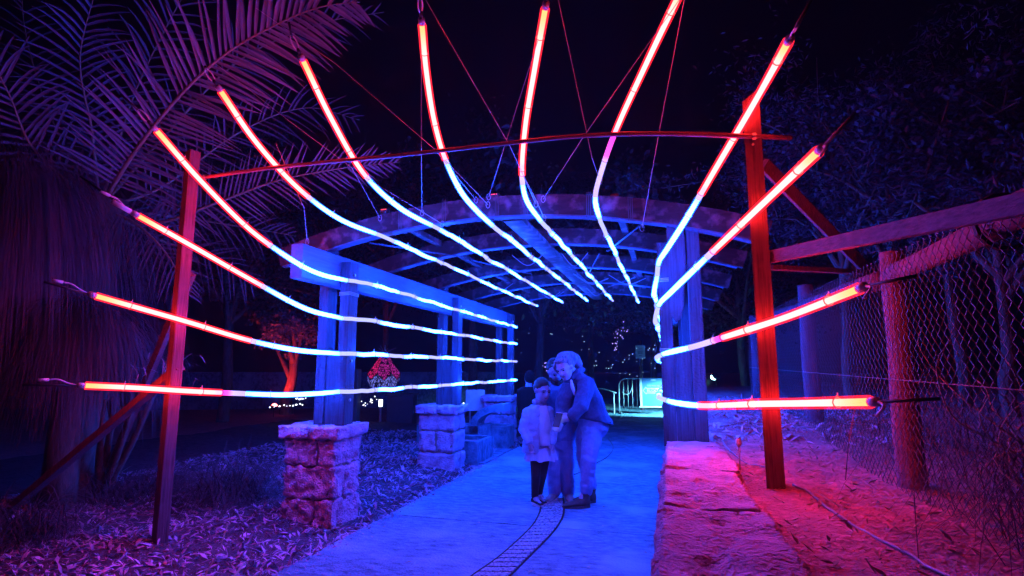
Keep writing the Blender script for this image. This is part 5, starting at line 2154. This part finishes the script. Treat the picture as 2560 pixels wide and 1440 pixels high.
# the phone in her hand
pc = F.p(1394, 1050, .40)
ph = thing('phone', pc, 'dark phone held out by the bending woman', 'phone')
pm = basis(F.dirv(-.35, .75, .45), F.dirv(.2, -.3, .95))
MB().box(pc, (.072, .009, .145), pm).build('case', M['phone'], ph)
MB().box(pc - pm @ V(0, .006, 0), (.066, .002, .138), pm).build('screen', M['screen'], ph)
for q in (V(.02, .006, .05), V(.02, .006, .03)):
    MB().tube([pc + pm @ q, pc + pm @ (q + V(0, .003, 0))], .007, 8).build('lens', M['eye'], ph)
MB().box(pc + pm @ V(0, 0, .0745), (.070, .008, .004), pm).build('bright_edge', M['tie'], ph)

# ---------------------------------------------------------------- dark figure far behind
F = Fig(1322, 1118)
b = MB()
hc = F.p(1322, 942, 0)
hh = .23
hm = head_into(b, hc, F.dirv(-.5, -.8, 0), F.dirv(0, 0, 1), hh)
b.capsule([hc + V(0, 0, -.06), F.p(1322, 966, 0)], [.055, .06])
tors = [(1322, 966, .08, .07), (1322, 974, .19, .10), (1322, 1000, .2, .12), (1322, 1030, .17, .115), (1322, 1045, .17, .12), (1322, 1056, .12, .1)]
b.loft([F.ring(F.p(x, y, 0), a, bb) for x, y, a, bb in tors])
arms = ((F.p(1307, 978, 0), F.p(1303, 1008, .02), F.p(1308, 1034, .05)), (F.p(1337, 978, 0), F.p(1341, 1008, .02), F.p(1338, 1034, .05)))
for s0, e0, w0 in arms:
    b.capsule([s0, e0, w0], [.05, .042, .03])
    hand_into(b, w0, F.dirv(0, .1, -1), F.dirv(0, 1, 0), F.dirv(0, -.3, 0.2), .16, .3)
legs = ((F.p(1317, 1055, 0), F.p(1316, 1085, 0), F.p(1316, 1112, 0)), (F.p(1328, 1055, 0), F.p(1329, 1085, 0), F.p(1330, 1112, 0)))
for x0, k0, a0 in legs:
    b.capsule([x0, k0, a0], [.085, .058, .042])
stranger = body_root(remesh(b, 'person', .010), 'person in black standing in the dark beside the far pillar', F.B)
mb = MB()
mb.ball(hc + hm @ V(0, -.03, .0), (.42 * hh, .46 * hh, .52 * hh), hm, 14, 10)
put(remesh(mb, 'dark_head_cover', .010, 3), 'dark_head_cover', M['blackcoat'], stranger)  # added over the head so it catches no light and stays dark
mb = MB()
mb.loft([F.ring(F.p(x, y, 0), a + .025, bb + .025) for x, y, a, bb in tors])
for s0, e0, w0 in arms:
    mb.capsule([s0, e0, w0], [.07, .06, .048], 10)
put(remesh(mb, 'coat', .012, 3), 'coat', M['blackcoat'], stranger)
mb = MB()
for x0, k0, a0 in legs:
    mb.capsule([x0, k0, V(a0.x, a0.y, .09)], [.10, .078, .065], 10)
put(remesh(mb, 'trousers', .012, 3), 'trousers', M['blackcoat'], stranger)
for x0, k0, a0 in legs:
    hl = V(a0.x, a0.y, .004) - F.dirv(-.5, -.8, 0) * .07
    shoe('shoe', stranger, hl, hl + F.dirv(-.5, -.8, 0) * .27, .1, .09, M['leggings'], M['leggings'])
for o in (girl, man):
    o.data.materials.append(M['skin2'])
for o in (woman, stranger):
    o.data.materials.append(M['skin'])
# ------------------------------------------------------------------ the hazy night air
hz = MB().box((0, 60, 19), (190, 190, 42)).build('haze', None)
tag(hz, 'thin night haze filling the garden', 'haze', kind='stuff')
m, nt, out = mat_new('haze')
pv = nt.nodes.new('ShaderNodeVolumePrincipled')
pv.inputs['Color'].default_value = (.9, .9, .95, 1)
pv.inputs['Density'].default_value = HAZE
pv.inputs['Anisotropy'].default_value = .35
nt.links.new(pv.outputs[0], out.inputs['Volume'])
hz.data.materials.append(m)
